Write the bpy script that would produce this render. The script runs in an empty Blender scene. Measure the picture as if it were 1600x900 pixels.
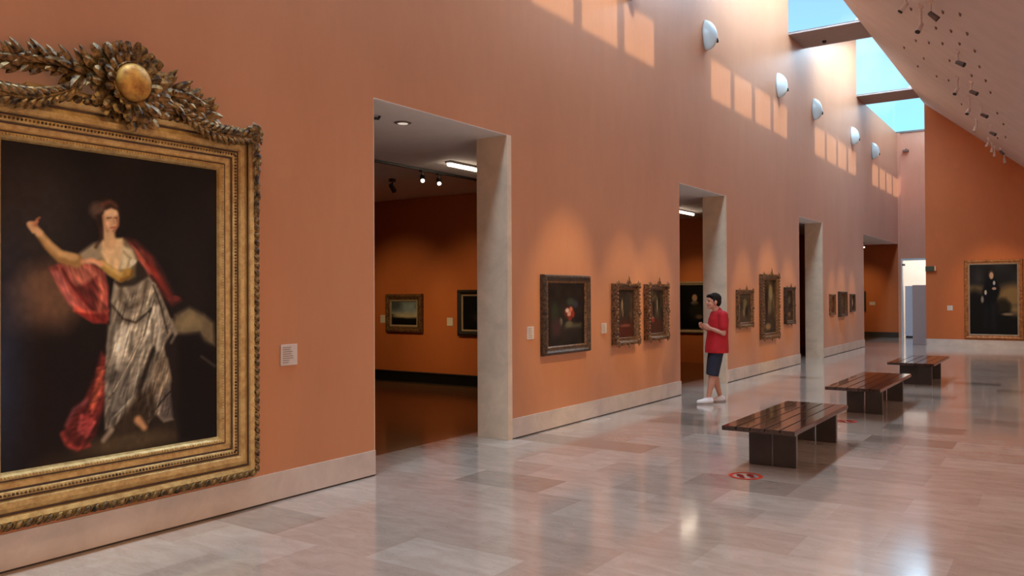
import bpy, bmesh, math, random
import numpy as np
from mathutils import Vector, Matrix
PI = math.pi
random.seed(7)
SC = bpy.context.scene
COL = SC.collection

# ------------------------------------------------------------------ materials
def s2l(c):
    out = []
    for v in c:
        v = v / 255.0
        out.append(v / 12.92 if v <= 0.04045 else ((v + 0.055) / 1.055) ** 2.4)
    return tuple(out)

def new_mat(name):
    m = bpy.data.materials.new(name)
    m.use_nodes = True
    nt = m.node_tree
    b = nt.nodes['Principled BSDF']
    return m, nt, b

def N(nt, kind, **kw):
    n = nt.nodes.new(kind)
    for k, v in kw.items():
        if k in n.inputs:
            n.inputs[k].default_value = v
        else:
            setattr(n, k, v)
    return n

def ramp(nt, stops):
    r = nt.nodes.new('ShaderNodeValToRGB')
    e = r.color_ramp.elements
    while len(e) < len(stops):
        e.new(0.5)
    for i, (p, c) in enumerate(stops):
        e[i].position = p
        e[i].color = (c[0], c[1], c[2], 1)
    return r

def mat(name, rgb, rough=0.5, metal=0.0, vary=0.12, scale=6.0, bump=0.0, bscale=40.0, spec=0.5, coat=0.0, stretch=None):
    """plain surface with procedural mottling"""
    m, nt, b = new_mat(name)
    c = s2l(rgb)
    tc = N(nt, 'ShaderNodeTexCoord')
    mp = N(nt, 'ShaderNodeMapping')
    if stretch:
        mp.inputs['Scale'].default_value = stretch
    nt.links.new(tc.outputs['Object'], mp.inputs['Vector'])
    nz = N(nt, 'ShaderNodeTexNoise', Scale=scale, Detail=5.0, Roughness=0.6)
    nt.links.new(mp.outputs['Vector'], nz.inputs['Vector'])
    lo = [x * (1 - vary) for x in c]
    hi = [min(1, x * (1 + vary)) for x in c]
    r = ramp(nt, [(0.3, lo), (0.7, hi)])
    nt.links.new(nz.outputs['Fac'], r.inputs['Fac'])
    nt.links.new(r.outputs['Color'], b.inputs['Base Color'])
    b.inputs['Roughness'].default_value = rough
    b.inputs['Metallic'].default_value = metal
    b.inputs['Specular IOR Level'].default_value = spec
    b.inputs['Coat Weight'].default_value = coat
    if bump:
        n2 = N(nt, 'ShaderNodeTexNoise', Scale=bscale, Detail=4.0)
        nt.links.new(mp.outputs['Vector'], n2.inputs['Vector'])
        bp = N(nt, 'ShaderNodeBump', Strength=bump, Distance=0.01)
        nt.links.new(n2.outputs['Fac'], bp.inputs['Height'])
        nt.links.new(bp.outputs['Normal'], b.inputs['Normal'])
    return m

def plaster(name, rgb, rough=0.46, spec=0.42, sheen=0.11):
    m, nt, b = new_mat(name)
    c = s2l(rgb)
    tc = N(nt, 'ShaderNodeTexCoord')
    mp = N(nt, 'ShaderNodeMapping')
    mp.inputs['Scale'].default_value = (1, 1, 0.35)
    nt.links.new(tc.outputs['Object'], mp.inputs['Vector'])
    n1 = N(nt, 'ShaderNodeTexNoise', Scale=0.9, Detail=6.0, Roughness=0.62)
    n2 = N(nt, 'ShaderNodeTexNoise', Scale=7.0, Detail=5.0, Roughness=0.7)
    for n in (n1, n2):
        nt.links.new(mp.outputs['Vector'], n.inputs['Vector'])
    mx = N(nt, 'ShaderNodeMath', operation='ADD')
    ml = N(nt, 'ShaderNodeMath', operation='MULTIPLY')
    ml.inputs[1].default_value = 0.35
    nt.links.new(n2.outputs['Fac'], ml.inputs[0])
    nt.links.new(n1.outputs['Fac'], mx.inputs[0])
    nt.links.new(ml.outputs[0], mx.inputs[1])
    r = ramp(nt, [(0.45, [c[0] * .93, c[1] * .90, c[2] * .86]), (0.85, [c[0] * 1.05, c[1] * 1.07, c[2] * 1.10])])
    nt.links.new(mx.outputs[0], r.inputs['Fac'])
    nt.links.new(r.outputs['Color'], b.inputs['Base Color'])
    b.inputs['Roughness'].default_value = rough
    b.inputs['Specular IOR Level'].default_value = spec
    b.inputs['Sheen Weight'].default_value = sheen
    b.inputs['Sheen Roughness'].default_value = 0.45
    bp = N(nt, 'ShaderNodeBump', Strength=0.06, Distance=0.02)
    nt.links.new(n2.outputs['Fac'], bp.inputs['Height'])
    nt.links.new(bp.outputs['Normal'], b.inputs['Normal'])
    return m

def stone_floor():
    m, nt, b = new_mat('travertine_floor')
    tc = N(nt, 'ShaderNodeTexCoord')
    mp = N(nt, 'ShaderNodeMapping')
    mp.inputs['Location'].default_value = (-0.72, -0.23, 0)
    nt.links.new(tc.outputs['Object'], mp.inputs['Vector'])
    br = nt.nodes.new('ShaderNodeTexBrick')
    br.offset = 0.5
    br.inputs['Color1'].default_value = (0, 0, 0, 1)
    br.inputs['Color2'].default_value = (1, 1, 1, 1)
    br.inputs['Mortar'].default_value = (0.35, 0.35, 0.35, 1)
    br.inputs['Scale'].default_value = 1.0
    br.inputs['Mortar Size'].default_value = 0.0012
    br.inputs['Mortar Smooth'].default_value = 0.3
    br.inputs['Brick Width'].default_value = 0.88
    br.inputs['Row Height'].default_value = 0.5
    nt.links.new(mp.outputs['Vector'], br.inputs['Vector'])
    tone = ramp(nt, [(0.0, s2l((150, 131, 118))), (0.12, s2l((184, 163, 148))), (0.6, s2l((194, 174, 159))), (1.0, s2l((206, 189, 174)))])
    nt.links.new(br.outputs['Color'], tone.inputs['Fac'])
    # veins along the bed of the stone
    mv = N(nt, 'ShaderNodeMapping')
    mv.inputs['Scale'].default_value = (1.5, 3.6, 1.0)
    nt.links.new(tc.outputs['Object'], mv.inputs['Vector'])
    nv = N(nt, 'ShaderNodeTexNoise', Scale=2.2, Detail=8.0, Roughness=0.68, Distortion=0.7)
    nt.links.new(mv.outputs['Vector'], nv.inputs['Vector'])
    vein = ramp(nt, [(0.30, (0.78, 0.75, 0.72)), (0.64, (1.06, 1.05, 1.04))])
    nt.links.new(nv.outputs['Fac'], vein.inputs['Fac'])
    mul = N(nt, 'ShaderNodeMix', data_type='RGBA', blend_type='MULTIPLY')
    mul.inputs[0].default_value = 0.85
    nt.links.new(tone.outputs['Color'], mul.inputs[6])
    nt.links.new(vein.outputs['Color'], mul.inputs[7])
    # small pits
    npit = N(nt, 'ShaderNodeTexNoise', Scale=26.0, Detail=3.0, Roughness=0.6)
    nt.links.new(mv.outputs['Vector'], npit.inputs['Vector'])
    pit = ramp(nt, [(0.29, (0.42, 0.36, 0.31)), (0.36, (1, 1, 1))])
    nt.links.new(npit.outputs['Fac'], pit.inputs['Fac'])
    mul2 = N(nt, 'ShaderNodeMix', data_type='RGBA', blend_type='MULTIPLY')
    mul2.inputs[0].default_value = 0.8
    nt.links.new(mul.outputs[2], mul2.inputs[6])
    nt.links.new(pit.outputs['Color'], mul2.inputs[7])
    nt.links.new(mul2.outputs[2], b.inputs['Base Color'])
    rr = N(nt, 'ShaderNodeMapRange')
    rr.inputs['To Min'].default_value = 0.08
    rr.inputs['To Max'].default_value = 0.20
    nt.links.new(nv.outputs['Fac'], rr.inputs['Value'])
    nt.links.new(rr.outputs['Result'], b.inputs['Roughness'])
    b.inputs['Specular IOR Level'].default_value = 0.62
    b.inputs['Coat Weight'].default_value = 0.6
    b.inputs['Coat Roughness'].default_value = 0.09
    bp = N(nt, 'ShaderNodeBump', Strength=0.05, Distance=0.01)
    nt.links.new(nv.outputs['Fac'], bp.inputs['Height'])
    nt.links.new(bp.outputs['Normal'], b.inputs['Normal'])
    return m

def stone(name, rgb, rough=0.45):
    m, nt, b = new_mat(name)
    c = s2l(rgb)
    tc = N(nt, 'ShaderNodeTexCoord')
    n1 = N(nt, 'ShaderNodeTexNoise', Scale=2.6, Detail=8.0, Roughness=0.65, Distortion=0.5)
    nt.links.new(tc.outputs['Object'], n1.inputs['Vector'])
    r = ramp(nt, [(0.3, [x * .82 for x in c]), (0.7, [min(1, x * 1.1) for x in c])])
    nt.links.new(n1.outputs['Fac'], r.inputs['Fac'])
    nt.links.new(r.outputs['Color'], b.inputs['Base Color'])
    b.inputs['Roughness'].default_value = rough
    return m

def gold(name, rgb, dark, rough=0.4, metal=0.75, scale=16.0, lo=0.38, hi=0.6):
    m, nt, b = new_mat(name)
    tc = N(nt, 'ShaderNodeTexCoord')
    n1 = N(nt, 'ShaderNodeTexNoise', Scale=scale, Detail=8.0, Roughness=0.7)
    nt.links.new(tc.outputs['Object'], n1.inputs['Vector'])
    r = ramp(nt, [(lo, s2l(dark)), (hi, s2l(rgb))])
    nt.links.new(n1.outputs['Fac'], r.inputs['Fac'])
    nt.links.new(r.outputs['Color'], b.inputs['Base Color'])
    b.inputs['Roughness'].default_value = rough
    b.inputs['Metallic'].default_value = metal
    bp = N(nt, 'ShaderNodeBump', Strength=0.25, Distance=0.01)
    nt.links.new(n1.outputs['Fac'], bp.inputs['Height'])
    nt.links.new(bp.outputs['Normal'], b.inputs['Normal'])
    return m

def emit(name, rgb, strength):
    m, nt, b = new_mat(name)
    c = s2l(rgb)
    b.inputs['Base Color'].default_value = (*c, 1)
    b.inputs['Emission Color'].default_value = (*c, 1)
    b.inputs['Emission Strength'].default_value = strength
    return m

def glass(name):
    m, nt, b = new_mat(name)
    nt.nodes.remove(b)
    out = nt.nodes['Material Output']
    tr = N(nt, 'ShaderNodeBsdfTransparent')
    tr.inputs['Color'].default_value = (0.93, 0.98, 1.0, 1)
    nt.links.new(tr.outputs[0], out.inputs['Surface'])
    return m

def canvas_mat():
    m, nt, b = new_mat('painted_canvas')
    at = N(nt, 'ShaderNodeAttribute')
    at.attribute_name = 'paint'
    tc = N(nt, 'ShaderNodeTexCoord')
    nz = N(nt, 'ShaderNodeTexNoise', Scale=55.0, Detail=3.0)
    nt.links.new(tc.outputs['Object'], nz.inputs['Vector'])
    r = ramp(nt, [(0.3, (0.96, 0.96, 0.96)), (0.7, (1.04, 1.04, 1.04))])
    nt.links.new(nz.outputs['Fac'], r.inputs['Fac'])
    mx = N(nt, 'ShaderNodeMix', data_type='RGBA', blend_type='MULTIPLY')
    mx.inputs[0].default_value = 1.0
    nt.links.new(at.outputs['Color'], mx.inputs[6])
    nt.links.new(r.outputs['Color'], mx.inputs[7])
    nt.links.new(mx.outputs[2], b.inputs['Base Color'])
    b.inputs['Roughness'].default_value = 0.42
    b.inputs['Specular IOR Level'].default_value = 0.14
    return m

M = dict(
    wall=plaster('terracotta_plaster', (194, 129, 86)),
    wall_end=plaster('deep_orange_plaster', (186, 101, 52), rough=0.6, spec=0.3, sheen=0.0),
    wall_pale=plaster('pale_apricot_plaster', (214, 150, 122)),
    soffit=mat('pink_grey_soffit', (206, 188, 182), rough=0.75, vary=0.06, scale=2.0, bump=0.05, bscale=30),
    ceil=mat('white_ceiling_paint', (236, 230, 224), rough=0.85, vary=0.03),
    floor=stone_floor(),
    wood=mat('dark_wood_floor', (120, 80, 54), rough=0.16, vary=0.2, scale=3.0, stretch=(1, 8, 1)),
    jamb=stone('travertine_jamb', (224, 200, 172)),
    base=stone('grey_travertine_baseboard', (205, 188, 174)),
    gap=mat('dark_joint', (70, 58, 48), rough=0.9),
    gold=gold('gilded_wood', (206, 174, 112), (172, 136, 80), rough=0.40, metal=0.35, scale=18),
    gold_dark=gold('tarnished_gilding', (178, 138, 76), (44, 29, 18), rough=0.36, metal=0.5, scale=20, lo=0.40, hi=0.70),
    groove=mat('dark_gilding_groove', (70, 46, 26), rough=0.6, vary=.3, scale=30),
    gold_bright=gold('polished_gilding', (200, 150, 66), (150, 98, 40), rough=0.45, metal=0.4, scale=14),
    frame_dark=gold('dark_carved_frame', (92, 66, 42), (32, 20, 13), rough=0.5, metal=0.2, scale=30),
    frame_brown=gold('brown_gilt_frame', (140, 100, 64), (50, 30, 20), rough=0.45, metal=0.45, scale=34),
    frame_black=mat('black_frame_wood', (30, 22, 20), rough=0.4),
    frame_pale=mat('pale_slip_moulding', (150, 128, 104), rough=0.5),
    frame_oak=gold('oak_and_gilt_frame', (176, 112, 58), (120, 66, 28), rough=0.5, metal=0.25, scale=14),
    canvas=canvas_mat(),
    plate=mat('pale_label_card', (206, 190, 178), rough=0.6, vary=0.04),
    ink=mat('grey_print', (120, 106, 98), rough=0.7),
    bench=mat('dark_varnished_wood', (58, 38, 30), rough=0.12, vary=0.35, scale=5.0, stretch=(6, 1, 6), coat=0.6),
    bench_leg=mat('dark_bench_panel', (58, 48, 43), rough=0.45, vary=0.15),
    white=mat('white_lamp_enamel', (206, 222, 226), rough=0.25, vary=0.02),
    lens=mat('dark_lamp_lens', (60, 66, 66), rough=0.15),
    bracket=mat('brown_bracket_metal', (120, 88, 74), rough=0.5),
    black=mat('black_metal', (28, 25, 24), rough=0.45),
    grey=mat('grey_metal', (120, 108, 102), rough=0.45),
    spotwhite=mat('spotlight_body', (206, 182, 168), rough=0.45),
    headgrey=mat('brown_grey_spotlight_head', (96, 80, 74), rough=0.5),
    tube=emit('lit_tube', (255, 232, 206), 14.0),
    lampface=emit('lit_lamp_face', (255, 226, 200), 9.0),
    downlight=emit('dim_downlight', (220, 205, 190), 0.7),
    glass=glass('clear_glazing'),
    metal_frame=mat('skylight_frame', (120, 112, 108), rough=0.5),
    red=mat('red_floor_vinyl', (196, 52, 30), rough=0.7, spec=0.2),
    red_dark=mat('dark_red_vinyl', (130, 24, 20), rough=0.7, spec=0.2),
    grille=mat('dark_grille_metal', (58, 46, 34), rough=0.5),
    sign=mat('dark_green_sign', (58, 62, 40), rough=0.45),
    signend=mat('pale_sign_end', (226, 168, 124), rough=0.5),
    screen=mat('pale_blue_grey_panel', (196, 206, 222), rough=0.55, vary=0.02),
    screen2=mat('pinkish_grey_panel', (170, 146, 142), rough=0.55, vary=0.03),
    bright=mat('white_room_paint', (246, 242, 236), rough=0.8, vary=0.01),
    skin=mat('skin', (190, 134, 110), rough=0.5, vary=0.06),
    hair=mat('dark_hair', (26, 18, 16), rough=0.85, spec=0.2, vary=0.3, scale=40),
    beam=mat('beam_grey_plaster', (158, 142, 138), rough=0.8, vary=0.05),
    shirt=mat('red_cotton', (176, 16, 28), rough=0.8, vary=0.12, scale=9, bump=0.2, bscale=14),
    shorts=mat('navy_cotton', (26, 30, 48), rough=0.8, vary=0.15, scale=9, bump=0.2, bscale=16),
    shoe=mat('white_shoe', (228, 222, 220), rough=0.6, vary=0.04),
    sole=mat('grey_sole', (150, 140, 136), rough=0.7),
    eye=mat('dark_eye', (30, 22, 20), rough=0.2),
    lip=mat('lips', (160, 92, 84), rough=0.5),
)

# ------------------------------------------------------------------ object helpers
def link(name, bm, m, parent=None, smooth=False, mats=None):
    me = bpy.data.meshes.new(name)
    bm.to_mesh(me)
    bm.free()
    o = bpy.data.objects.new(name, me)
    for x in (mats or [m]):
        me.materials.append(x)
    if smooth:
        for p in me.polygons:
            p.use_smooth = True
    COL.objects.link(o)
    if parent:
        o.parent = parent
    return o

def thing(name, label, cat, loc=(0, 0, 0), rz=0.0, group=None):
    o = bpy.data.objects.new(name, None)
    o.empty_display_size = 0.1
    COL.objects.link(o)
    o.location = loc
    o.rotation_euler = (0, 0, rz)
    o['label'] = label
    o['category'] = cat
    if group:
        o['group'] = group
    return o

def tag(o, label, cat, group=None):
    o['label'] = label
    o['category'] = cat
    if group:
        o['group'] = group
    return o

def struct(name, bm, m, parent=None, smooth=False):
    o = link(name, bm, m, parent, smooth)
    o['kind'] = 'structure'
    return o

def dup(root, loc, rz, label, group=None):
    r = root.copy()
    COL.objects.link(r)
    r.location = loc
    r.rotation_euler = (0, 0, rz)
    r['label'] = label
    if group:
        r['group'] = group
    for ch in list(root.children):
        c = ch.copy()
        COL.objects.link(c)
        c.parent = r
        for g in ch.children:
            d = g.copy()
            COL.objects.link(d)
            d.parent = c
    return r

def box(bm, x0, x1, y0, y1, z0, z1):
    vs = [bm.verts.new((x, y, z)) for x in (x0, x1) for y in (y0, y1) for z in (z0, z1)]
    for f in ((0, 1, 3, 2), (4, 6, 7, 5), (0, 4, 5, 1), (2, 3, 7, 6), (0, 2, 6, 4), (1, 5, 7, 3)):
        bm.faces.new([vs[i] for i in f])
    return vs

def B(*bs):
    bm = bmesh.new()
    for b in bs:
        box(bm, *b)
    return bm

def rbox(x0, x1, y0, y1, z0, z1, bev=0.004, seg=2):
    bm = B((x0, x1, y0, y1, z0, z1))
    bmesh.ops.bevel(bm, geom=list(bm.edges), offset=bev, segments=seg, affect='EDGES', profile=0.5)
    return bm

def basis(d):
    d = Vector(d).normalized()
    a = Vector((0, 0, 1)) if abs(d.z) < 0.9 else Vector((1, 0, 0))
    u = d.cross(a).normalized()
    v = d.cross(u).normalized()
    return d, u, v

def tube(bm, pts, radii, n=12, caps=True):
    """lofted round tube through pts"""
    pts = [Vector(p) for p in pts]
    rings = []
    for i, p in enumerate(pts):
        d = pts[min(i + 1, len(pts) - 1)] - pts[max(i - 1, 0)]
        d, u, v = basis(d)
        r = radii[i] if hasattr(radii, '__len__') else radii
        rings.append([bm.verts.new(p + (u * math.cos(2 * PI * k / n) + v * math.sin(2 * PI * k / n)) * r) for k in range(n)])
    for a, b in zip(rings, rings[1:]):
        for k in range(n):
            bm.faces.new((a[k], a[(k + 1) % n], b[(k + 1) % n], b[k]))
    if caps:
        bm.faces.new(rings[0][::-1])
        bm.faces.new(rings[-1])

def capsule(bm, p0, r0, p1, r1, n=14):
    """tapered rounded limb"""
    p0, p1 = Vector(p0), Vector(p1)
    d = (p1 - p0)
    L = d.length
    d, u, v = basis(d) if L > 1e-6 else basis((0, 0, 1))
    prof = []
    for k in range(1, 6):
        a = -PI / 2 + k * PI / 12
        prof.append((p0 + d * (r0 * math.sin(a)), r0 * math.cos(a)))
    prof.append((p0, r0))
    prof.append((p1, r1))
    for k in range(1, 6):
        a = k * PI / 12
        prof.append((p1 + d * (r1 * math.sin(a)), r1 * math.cos(a)))
    rings = [[bm.verts.new(c + (u * math.cos(2 * PI * k / n) + v * math.sin(2 * PI * k / n)) * r) for k in range(n)] for c, r in prof]
    for a, b in zip(rings, rings[1:]):
        for k in range(n):
            bm.faces.new((a[k], a[(k + 1) % n], b[(k + 1) % n], b[k]))
    t0 = bm.verts.new(p0 - d * r0)
    t1 = bm.verts.new(p1 + d * r1)
    for k in range(n):
        bm.faces.new((rings[0][(k + 1) % n], rings[0][k], t0))
        bm.faces.new((rings[-1][k], rings[-1][(k + 1) % n], t1))

def ellipsoid(bm, c, rx, ry, rz, mtx=None, seg=16):
    c = Vector(c)
    nv = max(4, seg // 2)
    rows = []
    def pt(x, y, z):
        v = Vector((x * rx, y * ry, z * rz))
        if mtx:
            v = mtx @ v
        return bm.verts.new(c + v)
    for j in range(1, nv):
        f = PI * j / nv - PI / 2
        rows.append([pt(math.cos(f) * math.cos(2 * PI * i / seg), math.cos(f) * math.sin(2 * PI * i / seg), math.sin(f)) for i in range(seg)])
    lo, hi = pt(0, 0, -1), pt(0, 0, 1)
    for a, b in zip(rows, rows[1:]):
        for i in range(seg):
            bm.faces.new((a[i], a[(i + 1) % seg], b[(i + 1) % seg], b[i]))
    for i in range(seg):
        bm.faces.new((rows[0][(i + 1) % seg], rows[0][i], lo))
        bm.faces.new((rows[-1][i], rows[-1][(i + 1) % seg], hi))

def leaf(bm, base, tip, width, normal, lift=0.3, fold=0.35, curl=0.0, n=5, blunt=0.0):
    """lance-shaped leaf with a raised midrib, closed underside"""
    base, tip = Vector(base), Vector(tip)
    d = tip - base
    L = d.length
    d.normalize()
    nrm = Vector(normal)
    nrm = (nrm - d * nrm.dot(d)).normalized()
    s = d.cross(nrm)
    rows = []
    for i in range(n + 1):
        t = i / n
        w = width * (math.sin(PI * min(1, t * 0.92 + 0.08)) ** 0.8) * 0.5
        w = w * (1 - blunt) + blunt * width * .5 * min(1, .35 + .75 * t) * (1 if t < .95 else .62)
        up = nrm * (lift * width * math.sin(PI * t) + curl * L * t * t)
        c = base + d * (L * t) + up
        rows.append((bm.verts.new(c - s * w), bm.verts.new(c + nrm * (fold * w)), bm.verts.new(c + s * w), bm.verts.new(c - nrm * (0.5 * w + 0.002))))
    for a, b in zip(rows, rows[1:]):
        for k in range(4):
            bm.faces.new((a[k], a[(k + 1) % 4], b[(k + 1) % 4], b[k]))
    bm.faces.new(rows[0][::-1])
    bm.faces.new(rows[-1])

def ring(bm, w, h, prof):
    """mitred moulding around a w x h rectangle (outer size). prof: (inset, depth toward the viewer = -y)"""
    loops = []
    for ins, dep in prof:
        x, z = w / 2 - ins, h / 2 - ins
        loops.append([bm.verts.new(p) for p in ((-x, -dep, -z), (x, -dep, -z), (x, -dep, z), (-x, -dep, z))])
    for a, b in zip(loops, loops[1:]):
        for k in range(4):
            bm.faces.new((a[k], a[(k + 1) % 4], b[(k + 1) % 4], b[k]))

def along(w, h, ins, step):
    """points with outward directions around the rectangle at a given inset"""
    x, z = w / 2 - ins, h / 2 - ins
    out = []
    for (ax, az, bx, bz, nx, nz) in ((-x, -z, x, -z, 0, -1), (x, -z, x, z, 1, 0), (x, z, -x, z, 0, 1), (-x, z, -x, -z, -1, 0)):
        L = math.hypot(bx - ax, bz - az)
        n = max(1, round(L / step))
        for i in range(n):
            t = (i + .5) / n
            out.append((ax + (bx - ax) * t, az + (bz - az) * t, nx, nz))
    return out

# ------------------------------------------------------------------ painting by numbers (vertex colours on a fine grid)
class Paint:
    def __init__(s, y0, y1, z0, z1, nx, nz, bg):
        s.y0, s.y1, s.z0, s.z1, s.nx, s.nz = y0, y1, z0, z1, nx, nz
        s.U, s.V = np.meshgrid(np.linspace(y0, y1, nx), np.linspace(z0, z1, nz))
        s.I = np.zeros((nz, nx, 3)) + np.array(bg, float)
        s.rs = np.random.RandomState(3)

    def noise(s, cells, seed):
        rs = np.random.RandomState(seed)
        g = rs.rand(cells + 2, cells + 2)
        a = (s.U - s.y0) / (s.y1 - s.y0) * cells
        b = (s.V - s.z0) / (s.z1 - s.z0) * cells
        i, j = np.floor(a).astype(int), np.floor(b).astype(int)
        fa, fb = a - i, b - j
        fa, fb = fa * fa * (3 - 2 * fa), fb * fb * (3 - 2 * fb)
        return (g[j, i] * (1 - fa) + g[j, i + 1] * fa) * (1 - fb) + (g[j + 1, i] * (1 - fa) + g[j + 1, i + 1] * fa) * fb

    def mixin(s, k, col):
        k = np.clip(k, 0, 1)[..., None]
        s.I = s.I * (1 - k) + np.array(col, float) * k

    def poly(s, pts, col, soft=0.012, a=1.0):
        n = len(pts)
        ins = np.zeros(s.U.shape, bool)
        d = np.full(s.U.shape, 9.0)
        for i in range(n):
            (x0, y0), (x1, y1) = pts[i], pts[(i + 1) % n]
            c = ((y0 > s.V) != (y1 > s.V)) & (s.U < (x1 - x0) * (s.V - y0) / ((y1 - y0) or 1e-9) + x0)
            ins ^= c
            L2 = (x1 - x0) ** 2 + (y1 - y0) ** 2 + 1e-12
            t = np.clip(((s.U - x0) * (x1 - x0) + (s.V - y0) * (y1 - y0)) / L2, 0, 1)
            d = np.minimum(d, np.hypot(s.U - x0 - t * (x1 - x0), s.V - y0 - t * (y1 - y0)))
        sd = np.where(ins, d, -d)
        s.mixin(a * np.clip(sd / soft * .5 + .5, 0, 1), col)

    def stroke(s, pts, r0, r1, col, soft=0.008, a=1.0):
        best = np.full(s.U.shape, -9.0)
        n = len(pts) - 1
        for i in range(n):
            (x0, y0), (x1, y1) = pts[i], pts[i + 1]
            L2 = (x1 - x0) ** 2 + (y1 - y0) ** 2 + 1e-12
            t = np.clip(((s.U - x0) * (x1 - x0) + (s.V - y0) * (y1 - y0)) / L2, 0, 1)
            r = r0 + (r1 - r0) * (i + t) / n
            best = np.maximum(best, r - np.hypot(s.U - x0 - t * (x1 - x0), s.V - y0 - t * (y1 - y0)))
        s.mixin(a * np.clip(best / soft * .5 + .5, 0, 1), col)

    def folds(s, pts, ang, across, alongf, amp, seed, soft=0.02):
        """irregular folds of cloth: streaky light and dark running at an angle inside a shape"""
        keep = s.I.copy()
        s.I[:] = 0
        s.poly(pts, (1, 1, 1), soft)
        mask = s.I[..., :1].copy()
        s.I = keep
        rs = np.random.RandomState(seed)
        g = rs.rand(64, 64)
        a = (s.U * math.cos(ang) + s.V * math.sin(ang)) * alongf + 20
        b = (-s.U * math.sin(ang) + s.V * math.cos(ang)) * across + 20
        i, j = np.floor(a).astype(int), np.floor(b).astype(int)
        fa, fb = a - i, b - j
        fa, fb = fa * fa * (3 - 2 * fa), fb * fb * (3 - 2 * fb)
        i, j = i % 63, j % 63
        n = (g[j, i] * (1 - fa) + g[j, i + 1] * fa) * (1 - fb) + (g[j + 1, i] * (1 - fa) + g[j + 1, i + 1] * fa) * fb
        s.I = s.I * (1 + mask * amp * (n[..., None] - .5) * 2)

    def blob(s, c, rx, rz, col, soft=0.3, a=1.0):
        d = np.sqrt(((s.U - c[0]) / rx) ** 2 + ((s.V - c[1]) / rz) ** 2)
        s.mixin(a * np.clip((1 - d) / soft + .5, 0, 1), col)

    def grain(s, amp, cells, seed):
        s.I = s.I * (1 + amp * (s.noise(cells, seed)[..., None] - .5) * 2)

    def mesh(s, name, cx, cz, dep, parent, gain=1.0):
        """flat canvas facing -y, local origin at the picture centre"""
        nx, nz = s.nx, s.nz
        co = np.zeros((nz, nx, 3))
        co[..., 0] = s.U - cx
        co[..., 1] = -dep
        co[..., 2] = s.V - cz
        idx = np.arange(nx * nz).reshape(nz, nx)
        f = np.stack([idx[:-1, :-1], idx[:-1, 1:], idx[1:, 1:], idx[1:, :-1]], -1).reshape(-1, 4)
        me = bpy.data.meshes.new(name)
        me.vertices.add(nx * nz)
        me.vertices.foreach_set('co', co.reshape(-1))
        me.loops.add(f.size)
        me.loops.foreach_set('vertex_index', f.reshape(-1).astype(np.int32))
        me.polygons.add(len(f))
        me.polygons.foreach_set('loop_start', (np.arange(len(f)) * 4).astype(np.int32))
        me.polygons.foreach_set('loop_total', np.full(len(f), 4, np.int32))
        me.update(calc_edges=True)
        c = np.clip(s.I, 0, 255) / 255.
        lin = np.where(c <= .04045, c / 12.92, ((c + .055) / 1.055) ** 2.4) * gain
        rgba = np.ones((nz * nx, 4), np.float32)
        rgba[:, :3] = np.clip(lin, 0, .95).reshape(-1, 3)
        at = me.color_attributes.new('paint', 'FLOAT_COLOR', 'POINT')
        at.data.foreach_set('color', rgba.reshape(-1))
        o = bpy.data.objects.new(name, me)
        me.materials.append(M['canvas'])
        COL.objects.link(o)
        o.parent = parent
        return o

# ================================================================== THE HALL
P = 7.15                 # bay length
Y_BEAM = 18.95           # near edge of the first beam seen
BEAM_W = 1.3
Z_SLOT = 7.58            # underside of the beams and edge of the skylight slot
W_SLOT = 1.55            # width of the skylight slot
Z_LINTEL = 3.48
T = 0.42                 # thickness of the left wall
Y_END = 28.24            # end wall of the hall
Y_BACK = 33.0            # back wall of the passage beyond it
Y_NEAR = -9.0
DOORS = [(5.47, 7.71), (12.58, 14.79), (19.70, 21.92), (26.93, 33.0)]

# floor
bm = B((-T - .22, 10.0, Y_NEAR - .2, 38.0, -.12, 0))
struct('floor', bm, M['floor'])
bm = B((-8.2, -T - .22, Y_NEAR - .2, 38.0, -.12, 0))
struct('floor.001', bm, M['wood'])

# left wall, pierced by the door openings
bm = bmesh.new()
y = Y_NEAR
for a, b in DOORS:
    box(bm, -T, 0, y, a, 0, Z_LINTEL)
    y = b
box(bm, -T, 0, Y_NEAR, Y_BACK, Z_LINTEL, Z_SLOT)
bays = []
for k in range(-3, 3):
    y0 = Y_BEAM + BEAM_W + (k - 1) * P
    y1 = Y_BEAM + k * P
    bays.append((max(y0, Y_NEAR), min(y1, Y_BACK - .3), k))
for (y0, y1, k) in bays:
    if k < 2:   # wall rises with the raked roof of each skylight
        vs = [bm.verts.new(p) for x in (-T, 0) for p in ((x, y0, Z_SLOT), (x, y1, Z_SLOT), (x, y1, 9.4), (x, y0, 7.9))]
        for f in ((0, 1, 2, 3), (7, 6, 5, 4), (0, 4, 5, 1), (1, 5, 6, 2), (2, 6, 7, 3), (3, 7, 4, 0)):
            bm.faces.new([vs[i] for i in f])
struct('wall_left', bm, M['wall'])

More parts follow.
